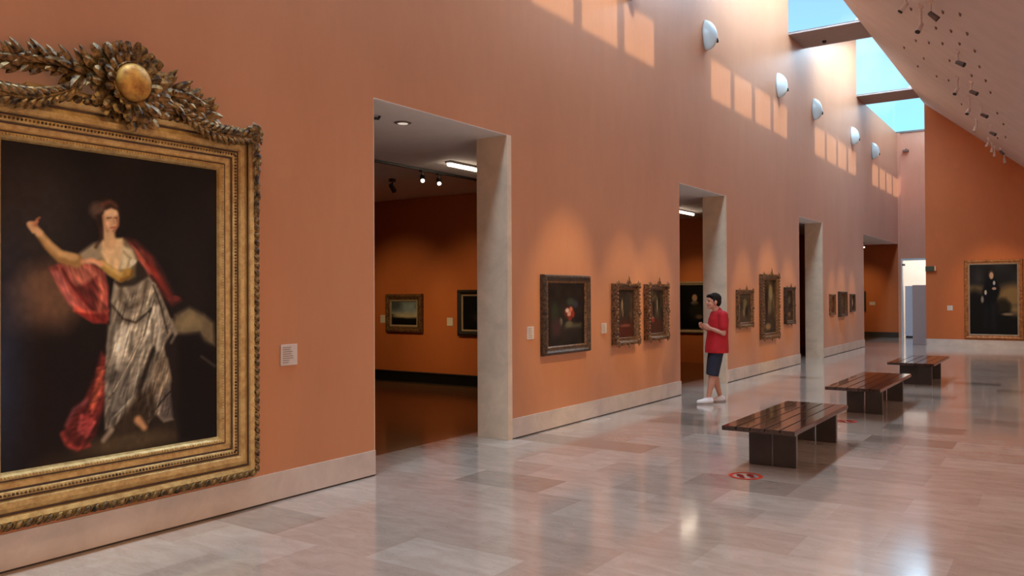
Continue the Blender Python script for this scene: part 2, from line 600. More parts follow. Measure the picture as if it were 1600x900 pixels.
# skylight lanterns: raked roof, glazed far end, side lights over the soffit
gl_n = 0
for (y0, y1, k) in bays:
    bm = bmesh.new()
    nearp = [(-T, 7.9), (1.1, 7.9), (1.72, 8.75)] if k < 2 else [(-T, 7.67), (1.1, 7.67), (1.72, 8.75)]
    farp = [(-T, 9.4), (1.1, 9.4), (1.72, 9.45)] if k < 2 else [(-T, 8.78), (1.1, 8.78), (1.72, 8.85)]
    lo = [bm.verts.new((x, y0, z)) for x, z in nearp] + [bm.verts.new((x, y1 + .35, z + .09)) for x, z in farp]
    hi = [bm.verts.new((x, y0, z + .05)) for x, z in nearp] + [bm.verts.new((x, y1 + .35, z + .2)) for x, z in farp]
    for i in range(2):
        bm.faces.new((lo[i], lo[i + 1], lo[i + 4], lo[i + 3]))
        bm.faces.new((hi[i], hi[i + 3], hi[i + 4], hi[i + 1]))
        bm.faces.new((lo[i], hi[i], hi[i + 1], lo[i + 1]))
        bm.faces.new((lo[i + 3], lo[i + 4], hi[i + 4], hi[i + 3]))
    bm.faces.new((lo[0], lo[3], hi[3], hi[0]))
    bm.faces.new((lo[2], hi[2], hi[5], lo[5]))
    # upstand over the beam at the low end
    vs = [bm.verts.new(p) for p in ((-T, y0, Z_SLOT + .05), (1.72, y0, Z_SLOT + .05), (1.72, y0, 8.76), (1.1, y0, nearp[1][1] + .01), (-T, y0, nearp[0][1] + .01))]
    bm.faces.new(vs)
    struct('ceiling', bm, M['bright'])
    # side wall with its side lights
    bm = bmesh.new()
    pane = [(y0 + .36 + i * 1.24, y0 + .36 + i * 1.24 + 1.05) for i in range(4)]
    pane[3] = (pane[3][0], min(pane[3][1], y1 - .12))
    zb, zt = Z_SLOT + .0, Z_SLOT + .84
    ys = [y0 - .6]
    for a, b in pane:
        if b - a < .2 or a < y0:
            continue
        box(bm, W_SLOT, W_SLOT + .1, ys[-1], a, zb, zt)
        ys.append(b)
    box(bm, W_SLOT, W_SLOT + .1, ys[-1], y1 + .7, zb, zt)
    box(bm, W_SLOT, W_SLOT + .1, y0 - .6, y1 + .7, zt, 9.6)
    struct('wall_skylight', bm, M['bright'])
    for i, (a, b) in enumerate(pane):
        if b - a < .2 or a < y0:
            continue
        gl_n += 1
        bm = B((W_SLOT + .045, W_SLOT + .055, a, b, zb, zt))
        struct('window_%d' % gl_n, bm, M['glass'])
    # end glazing above the beam
    gl_n += 1
    bm = bmesh.new()
    z_hi = 9.42 if k < 2 else 8.82
    vs = [bm.verts.new(p) for p in ((0, y1, Z_SLOT + .03), (W_SLOT, y1, Z_SLOT + .03), (W_SLOT, y1, z_hi), (0, y1, z_hi))]
    bm.faces.new(vs)
    g = struct('window_%d' % gl_n, bm, M['glass'])
    if k == 2:
        gl_n += 1
        bm = bmesh.new()
        vs = [bm.verts.new(p) for p in ((-.1, y0, Z_SLOT), (-.1, y1, Z_SLOT), (-.1, y1, 8.8), (-.1, y0, 7.69))]
        bm.faces.new(vs)
        struct('window_%d' % gl_n, bm, M['glass'])

# beams across the slot
for k in range(-4, 2):
    y0 = Y_BEAM + k * P
    if y0 + BEAM_W < Y_NEAR:
        continue
    bm = B((-T, W_SLOT + .1, max(y0, Y_NEAR), y0 + BEAM_W, Z_SLOT, Z_SLOT + .05))
    struct('ceiling_beam', bm, M['beam'])

# sloping soffit on the right of the slot
SL = .853
X_S1 = 7.2
z_s1 = Z_SLOT - .02 - SL * (X_S1 - W_SLOT)
bm = bmesh.new()
sec = [(W_SLOT, Z_SLOT - .02), (X_S1, z_s1), (10.2, z_s1), (10.2, z_s1 + .4), (X_S1 + .1, z_s1 + .4), (W_SLOT + .12, Z_SLOT + .0)]
r0 = [bm.verts.new((x, Y_NEAR, z)) for x, z in sec]
r1 = [bm.verts.new((x, Y_BACK + .2, z)) for x, z in sec]
for i in range(len(sec)):
    j = (i + 1) % len(sec)
    bm.faces.new((r0[i], r0[j], r1[j], r1[i]))
bm.faces.new(r0[::-1])
bm.faces.new(r1)
bmesh.ops.recalc_face_normals(bm, faces=bm.faces)
struct('ceiling', bm, M['soffit'])

def soffit_z(x):
    return Z_SLOT - .02 - SL * (x - W_SLOT)

# end wall of the hall, the passage beside it, the back wall
bm = bmesh.new()
sec = [(W_SLOT, 0), (10, 0), (10, z_s1 + .2), (X_S1, z_s1 + .1), (W_SLOT + .06, Z_SLOT), (W_SLOT, Z_SLOT)]
r0 = [bm.verts.new((x, Y_END, z)) for x, z in sec]
r1 = [bm.verts.new((x, Y_BACK + .2, z)) for x, z in sec]
for i in range(len(sec)):
    j = (i + 1) % len(sec)
    bm.faces.new((r0[i], r0[j], r1[j], r1[i]))
bm.faces.new(r0[::-1])
bm.faces.new(r1)
bmesh.ops.recalc_face_normals(bm, faces=bm.faces)
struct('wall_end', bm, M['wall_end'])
bm = B((0.0, .09, Y_BACK, Y_BACK + .3, 0, Z_SLOT), (.09, W_SLOT, Y_BACK + .05, Y_BACK + .3, 2.93, Z_SLOT))
struct('wall_back', bm, M['wall_pale'])
bm = B((-T, W_SLOT, Y_BACK + .0, Y_BACK + .32, Z_SLOT, Z_SLOT + .06))
struct('trim_1', bm, M['metal_frame'])
struct('wall_right', B((10, 10.2, Y_NEAR, Y_BACK, 0, z_s1 + .4)), M['wall'])
struct('wall_near', B((-8.2, 10.2, Y_NEAR - .2, Y_NEAR, 0, 9.6)), M['wall'])

# bright room behind the doorway in the back wall
struct('wall_bright_room', B((-.6, 2.2, 37.4, 37.5, 0, 3.6), (-.7, -.6, Y_BACK + .3, 37.5, 0, 3.6), (2.2, 2.3, Y_BACK + .3, 37.5, 0, 3.6)), M['bright'])
struct('ceiling', B((-.7, 2.3, Y_BACK + .3, 37.5, 3.6, 3.7)), M['bright'])
bm = B((.09, .13, Y_BACK + .05, Y_BACK + .3, 0, 2.93), (.13, W_SLOT, Y_BACK + .05, Y_BACK + .3, 2.86, 2.93))
struct('trim_2', bm, M['white'])

# side rooms
ROOM_Y = [(3.4, 11.6), (11.8, 18.7), (18.9, 25.9), (26.1, 33.0)]
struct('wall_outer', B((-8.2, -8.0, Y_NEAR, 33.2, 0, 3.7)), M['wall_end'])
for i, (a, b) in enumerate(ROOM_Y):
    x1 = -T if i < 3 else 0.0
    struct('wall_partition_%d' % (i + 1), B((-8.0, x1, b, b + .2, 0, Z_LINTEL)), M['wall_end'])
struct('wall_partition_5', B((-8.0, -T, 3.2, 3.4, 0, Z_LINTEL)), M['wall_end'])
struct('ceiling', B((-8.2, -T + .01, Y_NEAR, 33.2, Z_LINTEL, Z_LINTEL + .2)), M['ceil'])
struct('ceiling', B(*[(-T, -.0005, a, b, Z_LINTEL - .006, Z_LINTEL + .001) for a, b in DOORS]), M['ceil'])

# stone door jambs
n = 2
for a, b in DOORS[:3]:
    n += 1
    bm = B((-T - .01, .003, b - .085, b, 0, Z_LINTEL - .006))
    struct('trim_%d' % n, bm, M['jamb'])
    n += 1
    bm = B((-T - .01, -.02, a - .002, a + .03, 0, Z_LINTEL - .006))
    struct('trim_%d' % n, bm, M['jamb'])

# baseboards
def skirting(name, x0, x1, y0, y1):
    o = struct(name, B((x0, x1, y0, y1, .012, .232)), M['base'])
    return o
y = Y_NEAR
bm = bmesh.new()
gm = bmesh.new()
for a, b in DOORS:
    box(bm, -.01, .016, y, a, .014, .232)
    box(gm, -.01, .008, y, a, 0, .014)
    y = b
struct('baseboard_left', bm, M['base'])
struct('baseboard_left_joint', gm, M['gap'])
struct('baseboard_end', B((W_SLOT, 10, Y_END - .016, Y_END + .01, 0.0, .232)), M['base'])
struct('baseboard_side', B((W_SLOT - .016, W_SLOT + .01, Y_END - .016, Y_BACK, 0.0, .232)), M['base'])
struct('baseboard_room', B((-8, 0, 33.0 - .016, 33.01, 0, .2)), M['grille'])

# ================================================================== THE GREAT PORTRAIT
YC, ZC = 3.03, 1.60
FW, FH = 2.16, 2.66
great = thing('framed_portrait', 'huge gilt framed full length portrait of a woman in silver dress with carved sunburst crest', 'painting', (0, YC, ZC), PI / 2)
bm = bmesh.new()
ring(bm, FW, FH, [(0.0, 0.0), (0.0, .05), (.012, .085), (.05, .10), (.075, .085), (.085, .07), (.10, .072), (.13, .088), (.165, .088), (.178, .072),
                  (.19, .076), (.205, .082), (.222, .076), (.235, .062), (.27, .052), (.285, .046), (.292, .062), (.312, .064), (.325, .05), (.335, .03), (.335, .0)])
frame = link('frame', bm, M['gold'], great, smooth=False)
bm = bmesh.new()
for (x, z, nx, nz) in along(FW, FH, .028, .058):
    # small tilted leaves of the outer border
    t = Vector((nz, 0, -nx))
    c = Vector((x, -.088, z))
    leaf(bm, c - t * .03 - Vector((nx, 0, nz)) * .022, c + t * .034 + Vector((nx, 0, nz)) * .03, .04, (0, -1, 0), lift=.5)
    ellipsoid(bm, c + Vector((nx, 0, nz)) * .022 + Vector((0, .01, 0)), .016, .016, .016, seg=8)
link('outer_border', bm, M['gold_dark'], frame, smooth=True)
bm = bmesh.new()
for (x, z, nx, nz) in along(FW, FH, .206, .0235):
    ellipsoid(bm, (x, -.08, z), .0095, .012, .0095, seg=6)
link('beading', bm, M['gold_dark'], frame, smooth=True)
bm = bmesh.new()
for (x, z, nx, nz) in along(FW, FH, .302, .02):
    ellipsoid(bm, (x, -.064, z), .0085, .006, .0085, seg=6)
link('inner_beading', bm, M['gold'], frame, smooth=True)

bm = bmesh.new()
for a, b, d in ((.083, .099, .0745), (.178, .191, .0775), (.228, .242, .072), (.282, .292, .060)):
    ring(bm, FW - 2 * a, FH - 2 * a, [(0, d), (b - a, d)])
link('groove_lines', bm, M['groove'], frame)
# crest
crest = link('crest', rbox(-.62, .62, -.07, -.0, FH / 2 - .02, FH / 2 + .035, .01), M['gold'], great)
CX, CZ = 0.015, 3.075 - ZC
bm = bmesh.new()
ellipsoid(bm, (CX, -.16, CZ), .122, .075, .128, seg=28)
med = link('medallion', bm, M['gold_bright'], crest, smooth=True)
bm = bmesh.new()
tube(bm, [(CX + .128 * math.cos(a), -.15, CZ + .134 * math.sin(a)) for a in [2 * PI * i / 36 for i in range(37)]], .010, n=8, caps=False)
link('rim', bm, M['gold_dark'], crest, smooth=True)
bm = bmesh.new()
rs = random.Random(5)
for layer, (cnt, r0, r1, w, yy) in enumerate(((20, .10, .315, .088, -.07), (20, .10, .27, .080, -.10), (18, .09, .205, .066, -.13))):
    for i in range(cnt):
        a = 2 * PI * (i + .5 * (layer % 2)) / cnt + rs.uniform(-.05, .05)
        rr = r1 * rs.uniform(.88, 1.06)
        d = Vector((math.cos(a), 0, math.sin(a)))
        leaf(bm, Vector((CX, yy, CZ)) + d * r0, Vector((CX, yy - .03 + rs.uniform(-.02, .02), CZ)) + d * rr, w * rs.uniform(.85, 1.15), (0, -1, 0), lift=.06, fold=.45, curl=.10, n=6, blunt=.7)
link('sunburst_petals', bm, M['gold_dark'], crest, smooth=False)
for sgn in (-1, 1):
    bm = bmesh.new()
    rs = random.Random(11)
    p0, p1 = Vector((CX + sgn * .16, -.06, CZ + .02)), Vector((CX + sgn * (.62 if sgn > 0 else .74), -.06, CZ - (.10 if sgn > 0 else .0)))
    tube(bm, [p0.lerp(p1, t) + Vector((0, 0, .03 * math.sin(PI * t))) for t in (0, .25, .5, .75, 1)], [.02, .018, .015, .012, .008], n=8)
    for i in range(46):
        t = (i + .5) / 46
        c = p0.lerp(p1, t) + Vector((0, 0, .03 * math.sin(PI * t)))
        side = (-1, 1, 0)[i % 3]
        L = .19 * rs.uniform(.8, 1.15) * (1 - .3 * t)
        ang = side * rs.uniform(.3, .85)
        d = Vector((sgn * math.cos(ang), -.35 * rs.random() - .1, math.sin(ang)))
        leaf(bm, c + Vector((0, -.02 * (side == 0), 0)), c + d * L, .062 * rs.uniform(.8, 1.1), (0, -1, .2), lift=.12, fold=.4, curl=.05, n=5)
    for i in range(5):
        t = .2 + .16 * i
        c = p0.lerp(p1, t) + Vector((0, -.06, rs.uniform(-.05, .08)))
        ellipsoid(bm, c, .018, .018, .018, seg=8)
    link('laurel_branch', bm, M['gold_dark'], crest, smooth=False)
    # garland hanging from the sunburst to the corner of the frame
    pts = []
    a0, a1 = Vector((CX + sgn * .33, -.10, CZ - .08)), Vector((sgn * (FW / 2 - .09), -.11, FH / 2 - .06))
    for i in range(15):
        t = i / 14
        p = a0.lerp(a1, t)
        p.z -= .10 * math.sin(PI * t) * (1 - .35 * t)
        pts.append(p)
    bm = bmesh.new()
    tube(bm, pts, [.024 + .020 * math.sin(PI * i / 14) for i in range(15)], n=8)
    for i in range(14):
        for s2 in (-1, 1):
            d = (pts[i + 1] - pts[i]).normalized()
            nrm = Vector((0, -1, 0))
            s = d.cross(nrm)
            r = .026 + .022 * math.sin(PI * i / 14)
            leaf(bm, pts[i] + s * s2 * r * .3 + nrm * r, pts[i] + d * .075 + s * s2 * r * 1.5 + nrm * r * .5, .034, nrm, lift=.3, n=3)
    link('garland', bm, M['gold_dark'], crest, smooth=False)
    # leafy drop hanging down the side of the frame
    bm = bmesh.new()
    rs = random.Random(21)
    for i in range(36):
        t = i / 35
        c = Vector((sgn * (FW / 2 - .045), -.11, FH / 2 + .01 - t * .62))
        wv = .055 * (1 - .55 * t)
        d = Vector((rs.choice((-1, 1)) * rs.uniform(.3, 1) * wv, -.02, -.07))
        leaf(bm, c, c + d, .045 * (1 - .4 * t), (0, -1, 0), lift=.5, n=3)
    ellipsoid(bm, (sgn * (FW / 2 - .06), -.10, FH / 2 - .02), .06, .04, .06, seg=12)
    for i in range(7):
        a = 2 * PI * i / 7
        c = Vector((sgn * (FW / 2 - .06), -.125, FH / 2 - .02))
        leaf(bm, c, c + Vector((.085 * math.cos(a), 0, .085 * math.sin(a))), .05, (0, -1, 0), lift=.4, n=3)
    link('leaf_drop', bm, M['gold_dark'], crest, smooth=False)

# the painted canvas of the great portrait
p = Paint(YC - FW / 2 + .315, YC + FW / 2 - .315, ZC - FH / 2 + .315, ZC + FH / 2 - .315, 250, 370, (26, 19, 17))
p.grain(.35, 6, 1)

p.blob((2.500, 2.144), .32, .4, (60, 52, 50), 1.2, .55)
p.blob((3.243, 1.845), .45, .5, (18, 12, 11), 1.2, .7)
p.blob((2.538, 1.589), .24, .16, (100, 72, 54), .9, .7)
p.poly([(2.352, 1.708), (2.425, 1.825), (2.577, 1.869), (2.695, 1.832), (2.736, 1.586), (2.655, 1.425), (2.500, 1.510)], (112, 80, 58), .07, .85)
p.poly([(2.500, 1.431), (2.947, 1.498), (2.946, 0.651), (2.500, 0.642)], (24, 17, 16), .12, .8)
p.poly([(2.860, 0.706), (3.373, 0.787), (3.725, 0.576), (3.079, 0.544), (2.695, 0.588), (2.500, 0.603)], (66, 52, 36), .08, .8)
p.blob((3.079, 0.673), .28, .06, (84, 68, 46), .9, .8)
p.mixin(np.clip((2.500 - p.U) * 4.0, 0, 1) * np.clip(1.15 - np.abs(p.V - 1.2) * 1.1, 0, 1) * .85, (46, 58, 84))  # blue-grey varnish reflection painted into the canvas colour at left
# rock and pale bush at right
p.poly([(3.404, 1.394), (3.434, 1.521), (3.546, 1.574), (3.673, 1.515), (3.749, 1.452), (3.760, 1.285), (3.662, 1.313), (3.630, 1.385), (3.515, 1.381)], (112, 98, 72), .02)
p.poly([(3.444, 1.461), (3.546, 1.546), (3.652, 1.478), (3.641, 1.422), (3.489, 1.414)], (136, 120, 84), .025)
p.poly([(3.454, 1.347), (3.619, 1.376), (3.760, 1.246), (3.758, 0.571), (3.463, 0.615)], (14, 10, 10), .03)
p.stroke([(3.646, 1.211), (3.759, 1.132)], .008, .01, (70, 60, 54), .01)
# red cloak behind
p.poly([(3.063, 2.048), (3.136, 2.039), (3.267, 1.934), (3.355, 1.802), (3.424, 1.658), (3.485, 1.621), (3.404, 1.585), (3.315, 1.667), (3.248, 1.756), (3.154, 1.842), (3.099, 1.928)], (84, 36, 30), .02)
p.poly([(3.108, 1.998), (3.182, 1.966), (3.258, 1.809), (3.229, 1.791), (3.154, 1.908)], (146, 72, 56), .012)
p.stroke([(3.229, 1.880), (3.315, 1.766), (3.394, 1.658)], .018, .012, (120, 40, 30), .015)
p.blob((3.424, 1.639), .05, .02, (110, 44, 38), .6)
# red drapery on the stone, and falling to the ground
p.poly([(2.561, 1.836), (2.639, 1.867), (2.819, 1.876), (2.921, 1.820), (2.947, 1.710), (2.947, 1.498), (2.844, 1.484), ((2.752, 1.545)), (2.671, 1.628), (2.623, 1.717)], (158, 74, 62), .012)
p.poly([(2.655, 1.855), (2.819, 1.859), (2.886, 1.794), (2.777, 1.701), (2.695, 1.750)], (200, 112, 90), .016)
p.poly([(2.736, 1.709), (2.869, 1.785), (2.861, 1.584), (2.777, 1.627)], (120, 48, 42), .016)
p.poly([(2.577, 1.813), (2.631, 1.830), (2.695, 1.685), (2.744, 1.569), (2.687, 1.611), (2.631, 1.709)], (192, 104, 92), .012)
p.stroke([(2.647, 1.830), (2.703, 1.730), (2.777, 1.635), (2.852, 1.559)], .006, .010, (116, 36, 32), .008)
p.stroke([(2.728, 1.570), (2.819, 1.543), (2.938, 1.558)], .014, .012, (200, 84, 62), .012)
p.stroke([(2.886, 1.769), (2.904, 1.668), (2.886, 1.563)], .012, .008, (206, 110, 84), .010)
p.poly([(2.728, 1.553), (2.947, 1.532), (2.938, 1.473), (2.844, 1.480)], (134, 42, 34), .01)
p.poly([(2.895, 1.297), (2.938, 1.244), (2.929, 0.991), (2.894, 0.860), (2.860, 0.748), (2.768, 0.670), (2.679, 0.693), (2.643, 0.779), (2.679, 0.875), (2.777, 0.974), (2.844, 1.125)], (92, 34, 30), .014)
p.poly([(2.869, 1.186), (2.921, 1.195), (2.895, 1.016), (2.835, 0.897), (2.818, 0.953), (2.852, 1.062)], (180, 84, 62), .012)
p.stroke([(2.647, 0.787), (2.671, 0.726), (2.736, 0.676), (2.818, 0.687)], .016, .012, (146, 58, 50), .012)
p.blob((2.793, 0.807), .05, .06, (142, 56, 54), .7)
p.stroke([(2.768, 0.885), (2.752, 0.796), (2.802, 0.748), (2.852, 0.832)], .010, .008, (170, 74, 70), .01)
p.stroke([(2.671, 0.840), (2.719, 0.932), (2.802, 0.980)], .010, .014, (120, 60, 60), .014)
# silver dress: body of the skirt
p.poly([(2.982, 1.753), (3.229, 1.800), (3.286, 1.730), (3.374, 1.531), (3.424, 1.416), (3.344, 1.307), ((3.403, 1.077)), (3.373, 0.854), (3.423, 0.776), (3.343, 0.768), (3.295, 0.819), (3.266, 0.822), (3.228, 0.774), (3.153, 0.880), (2.973, 0.783), (2.920, 0.773), (2.929, 1.245), (2.955, 1.498)], (128, 116, 98), .010)
p.poly([(2.947, 1.456), (3.248, 1.490), (3.344, 1.307), (3.257, 1.170), (3.125, 0.927), (2.955, 0.819), (2.929, 1.076)], (146, 136, 116), .018)
p.poly([(2.991, 1.471), (3.107, 1.450), (3.080, 1.235), (2.973, 1.216), (2.947, 1.328)], (206, 196, 170), .03)
p.poly([(3.210, 1.623), (3.296, 1.622), (3.334, 1.442), (3.295, 1.310), (3.200, 1.293)], (200, 190, 164), .024)
p.poly([(2.929, 1.118), (3.062, 1.193), (3.107, 1.059), (3.026, 0.861), (2.938, 0.821)], (98, 90, 80), .03)
p.stroke([(3.009, 1.753), (2.982, 1.625), (3.044, 1.530), (3.135, 1.510), (3.229, 1.596), (3.267, 1.729)], .016, .016, (170, 158, 132), .016)
p.stroke([(3.035, 1.728), (3.026, 1.633), (3.089, 1.572), (3.182, 1.623), (3.219, 1.756)], .010, .010, (92, 80, 64), .012)
p.stroke([(3.062, 1.702), (3.098, 1.624), (3.154, 1.659), (3.182, 1.755)], .012, .010, (176, 164, 138), .012)
p.stroke([(2.973, 1.591), (3.044, 1.504), (3.135, 1.475), (3.238, 1.552)], .006, .006, (60, 48, 38), .008)
p.stroke([(3.248, 1.569), (3.200, 1.403), (3.116, 1.250), (3.017, 1.068), (2.955, 0.980)], .007, .006, (58, 48, 40), .008)
p.stroke([(3.229, 1.534), (3.181, 1.368), (3.107, 1.224), (2.981, 1.020)], .006, .004, (206, 196, 168), .006)
p.stroke([(3.181, 1.316), (3.144, 1.099), (3.116, 0.971), (2.973, 0.842)], .005, .005, (184, 174, 150), .007)
p.stroke([(3.286, 1.622), (3.315, 1.443), (3.267, 1.289), (3.200, 1.139), (3.144, 0.986)], .010, .014, (88, 78, 66), .014)
p.poly([(3.315, 1.255), (3.374, 1.215), (3.403, 1.050), (3.334, 0.948), (3.266, 1.018), (3.266, 1.156)], (130, 114, 92), .014)
p.poly([(3.324, 0.958), (3.393, 1.015), (3.413, 0.795), (3.343, 0.786), (3.295, 0.881)], (92, 82, 74), .014)
p.stroke([(3.267, 1.289), (3.209, 1.138), (3.153, 0.968)], .014, .012, (34, 26, 20), .012)
p.stroke([(3.393, 0.978), (3.324, 0.914), (3.285, 0.865)], .006, .004, (26, 20, 16), .006)
p.poly([(3.144, 0.969), (3.266, 1.044), (3.285, 0.811), (3.153, 0.758), (3.034, 0.723), (2.981, 0.781)], (56, 44, 32), .02)
p.stroke([(3.219, 1.005), (3.237, 0.826)], .008, .006, (84, 74, 60), .01)
p.stroke([(3.404, 1.485), (3.444, 1.393), (3.403, 1.326)], .010, .008, (130, 118, 98), .012)
p.stroke([(3.296, 1.703), (3.374, 1.531), (3.434, 1.384)], .009, .008, (146, 134, 112), .010)
p.stroke([(3.267, 1.729), (3.325, 1.577), (3.374, 1.396)], .005, .005, (52, 42, 34), .008)
dress = [(2.973, 1.625), (3.267, 1.729), (3.374, 1.531), (3.424, 1.416), (3.344, 1.284), (3.403, 1.077), (3.393, 0.807), (3.266, 0.822), (3.153, 0.880), (2.973, 0.783), (2.920, 0.773), (2.929, 1.245)]
p.folds(dress, 1.15, 46, 7, .34, 5)
p.folds(dress, 1.30, 95, 14, .26, 8)
p.folds(dress, .5, 60, 40, .14, 9)
red = [(2.561, 1.836), (2.639, 1.867), (2.819, 1.876), (2.921, 1.820), (2.947, 1.710), (2.947, 1.498), (2.844, 1.484), (2.752, 1.545), (2.671, 1.628), (2.623, 1.717)]
p.folds(red, -.8, 40, 9, .30, 11)
p.folds(red, -1.2, 80, 18, .18, 12)
red2 = [(2.895, 1.297), (2.938, 1.244), (2.929, 0.991), (2.894, 0.860), (2.860, 0.748), (2.768, 0.670), (2.679, 0.693), (2.643, 0.779), (2.679, 0.875), (2.777, 0.974), (2.844, 1.125)]
p.folds(red2, 1.0, 40, 8, .40, 13)
p.folds(red2, .3, 60, 30, .25, 14)
cloak = [(3.063, 2.048), (3.267, 1.934), (3.424, 1.658), (3.404, 1.585), (3.248, 1.756), (3.099, 1.928)]
p.folds(cloak, -.9, 50, 8, .35, 15)
# feet
p.stroke([(3.153, 0.810), (3.200, 0.752)], .028, .020, (190, 140, 96), .014)
p.stroke([(2.964, 0.767), (2.912, 0.707)], .020, .016, (150, 132, 110), .012)
# bodice, sash
p.poly([(2.777, 1.925), (2.861, 1.986), (2.938, 2.041), (3.062, 2.039), (3.126, 1.973), (3.154, 1.895), (3.126, 1.807), (3.062, 1.737), (2.947, 1.795), (2.861, 1.877), (2.794, 1.884)], (132, 112, 84), .012)
p.poly([(2.752, 1.932), (2.844, 2.002), (2.904, 2.022), (2.904, 1.912), (2.827, 1.868), (2.760, 1.883)], (156, 140, 112), .014)
p.poly([(2.904, 2.031), (3.044, 2.047), (3.062, 1.927), (3.009, 1.822), (2.930, 1.871), (2.895, 1.946)], (226, 192, 142), .012)
p.poly([(3.044, 1.995), (3.108, 1.972), (3.145, 1.895), (3.090, 1.824), (3.026, 1.839), (3.035, 1.926)], (214, 200, 160), .012)
p.stroke([(3.053, 1.952), (3.099, 1.911), (3.080, 1.858)], .008, .008, (170, 150, 112), .010)
p.blob((3.117, 1.885), .022, .022, (236, 226, 196), .6)
p.poly([(2.982, 1.753), (3.108, 1.824), (3.154, 1.895), (3.201, 1.844), (3.229, 1.791), (3.126, 1.728), (3.017, 1.719)], (46, 38, 30), .012)
p.poly([(3.071, 1.823), (3.135, 1.868), (3.135, 1.790), (3.080, 1.763)], (120, 104, 70), .014)
# arms
p.stroke([(2.507, 2.041), (2.569, 1.965), (2.639, 1.903), (2.736, 1.882)], .024, .044, (164, 122, 70), .010)
p.stroke([(2.500, 2.057), (2.561, 1.988), (2.631, 1.927), (2.720, 1.906)], .014, .024, (206, 164, 108), .012)
p.stroke([(2.462, 2.094), (2.507, 2.049)], .024, .022, (216, 170, 124), .010)
p.stroke([(2.462, 2.094), (2.492, 2.119)], .012, .008, (196, 140, 100), .008)
p.stroke([(2.447, 2.100), (2.470, 2.055)], .014, .010, (210, 164, 120), .008)
p.stroke([(2.485, 2.095), (2.492, 2.131), (2.507, 2.144)], .008, .005, (180, 110, 76), .008)
p.stroke([(2.895, 1.870), (2.956, 1.821), (3.026, 1.779), (3.080, 1.815)], .022, .032, (176, 138, 66), .010)
p.stroke([(2.904, 1.879), (2.964, 1.838), (3.026, 1.805)], .012, .016, (214, 176, 104), .012)
p.stroke([(2.777, 1.879), (2.835, 1.889), (2.895, 1.866)], .014, .018, (228, 164, 122), .010)
p.stroke([(3.035, 1.762), (3.099, 1.789), (3.117, 1.824)], .010, .010, (120, 84, 30), .012)
# neck, head, hair
p.poly([(2.853, 2.187), (2.844, 2.228), (2.870, 2.273), (2.930, 2.299), (2.991, 2.292), (3.022, 2.243), (3.027, 2.162), (3.004, 2.088), (2.973, 2.043), (2.930, 2.015), (2.895, 2.039), (2.878, 2.109)], (52, 34, 26), .012)
p.blob((2.870, 2.222), .05, .05, (96, 74, 60), .8, .8)
p.stroke([(2.904, 2.259), (2.956, 2.285), (3.000, 2.259)], .010, .008, (100, 58, 40), .014)
p.stroke([(2.947, 2.110), (2.956, 2.008)], .036, .044, (210, 172, 126), .012)
p.poly([(2.908, 2.191), (2.921, 2.222), (2.965, 2.243), (3.004, 2.229), (3.018, 2.183), (3.013, 2.131), (2.991, 2.091), (2.960, 2.068), (2.934, 2.083), (2.912, 2.124)], (216, 174, 132), .009)
p.stroke([(3.004, 2.190), (3.009, 2.131), (2.982, 2.090)], .008, .006, (160, 104, 70), .010)
p.stroke([(2.938, 2.173), (2.965, 2.179)], .005, .004, (120, 76, 52), .006)
p.stroke([(2.987, 2.181), (3.004, 2.178)], .004, .004, (110, 66, 46), .006)
p.stroke([(2.978, 2.171), (2.987, 2.142)], .005, .006, (196, 142, 102), .006)
p.stroke([(2.960, 2.110), (2.991, 2.117)], .004, .004, (178, 84, 70), .005)
p.blob((2.938, 2.139), .018, .014, (232, 180, 140), .8)
p.stroke([(2.895, 2.123), (2.895, 2.039), (2.861, 1.978)], .012, .008, (60, 36, 26), .012)
p.stroke([(3.062, 1.443), (3.035, 1.324), (3.008, 1.175)], .012, .008, (222, 212, 186), .02)
p.stroke([(3.296, 1.578), (3.315, 1.420), (3.295, 1.287)], .010, .008, (222, 212, 186), .016)
p.stroke([(3.107, 1.407), (3.098, 1.277)], .008, .006, (110, 100, 84), .012)
p.stroke([(3.257, 1.489), (3.257, 1.312)], .008, .006, (104, 94, 78), .012)
p.stroke([(2.973, 1.412), (2.955, 1.243)], .010, .008, (96, 86, 72), .016)
p.stroke([(3.062, 1.171), (3.017, 1.025), (2.973, 0.902)], .010, .008, (150, 140, 122), .016)
p.poly([(2.861, 2.188), (2.904, 2.208), (2.904, 2.124), (2.882, 2.105)], (40, 26, 20), .012)
p.stroke([(2.912, 2.183), (2.917, 2.133), (2.938, 2.088)], .006, .006, (180, 132, 94), .012)
p.blob((2.973, 2.209), .035, .022, (234, 196, 152), .9)
p.grain(.07, 50, 31)

p.mesh('canvas', YC, ZC, .028, great, gain=1.05)

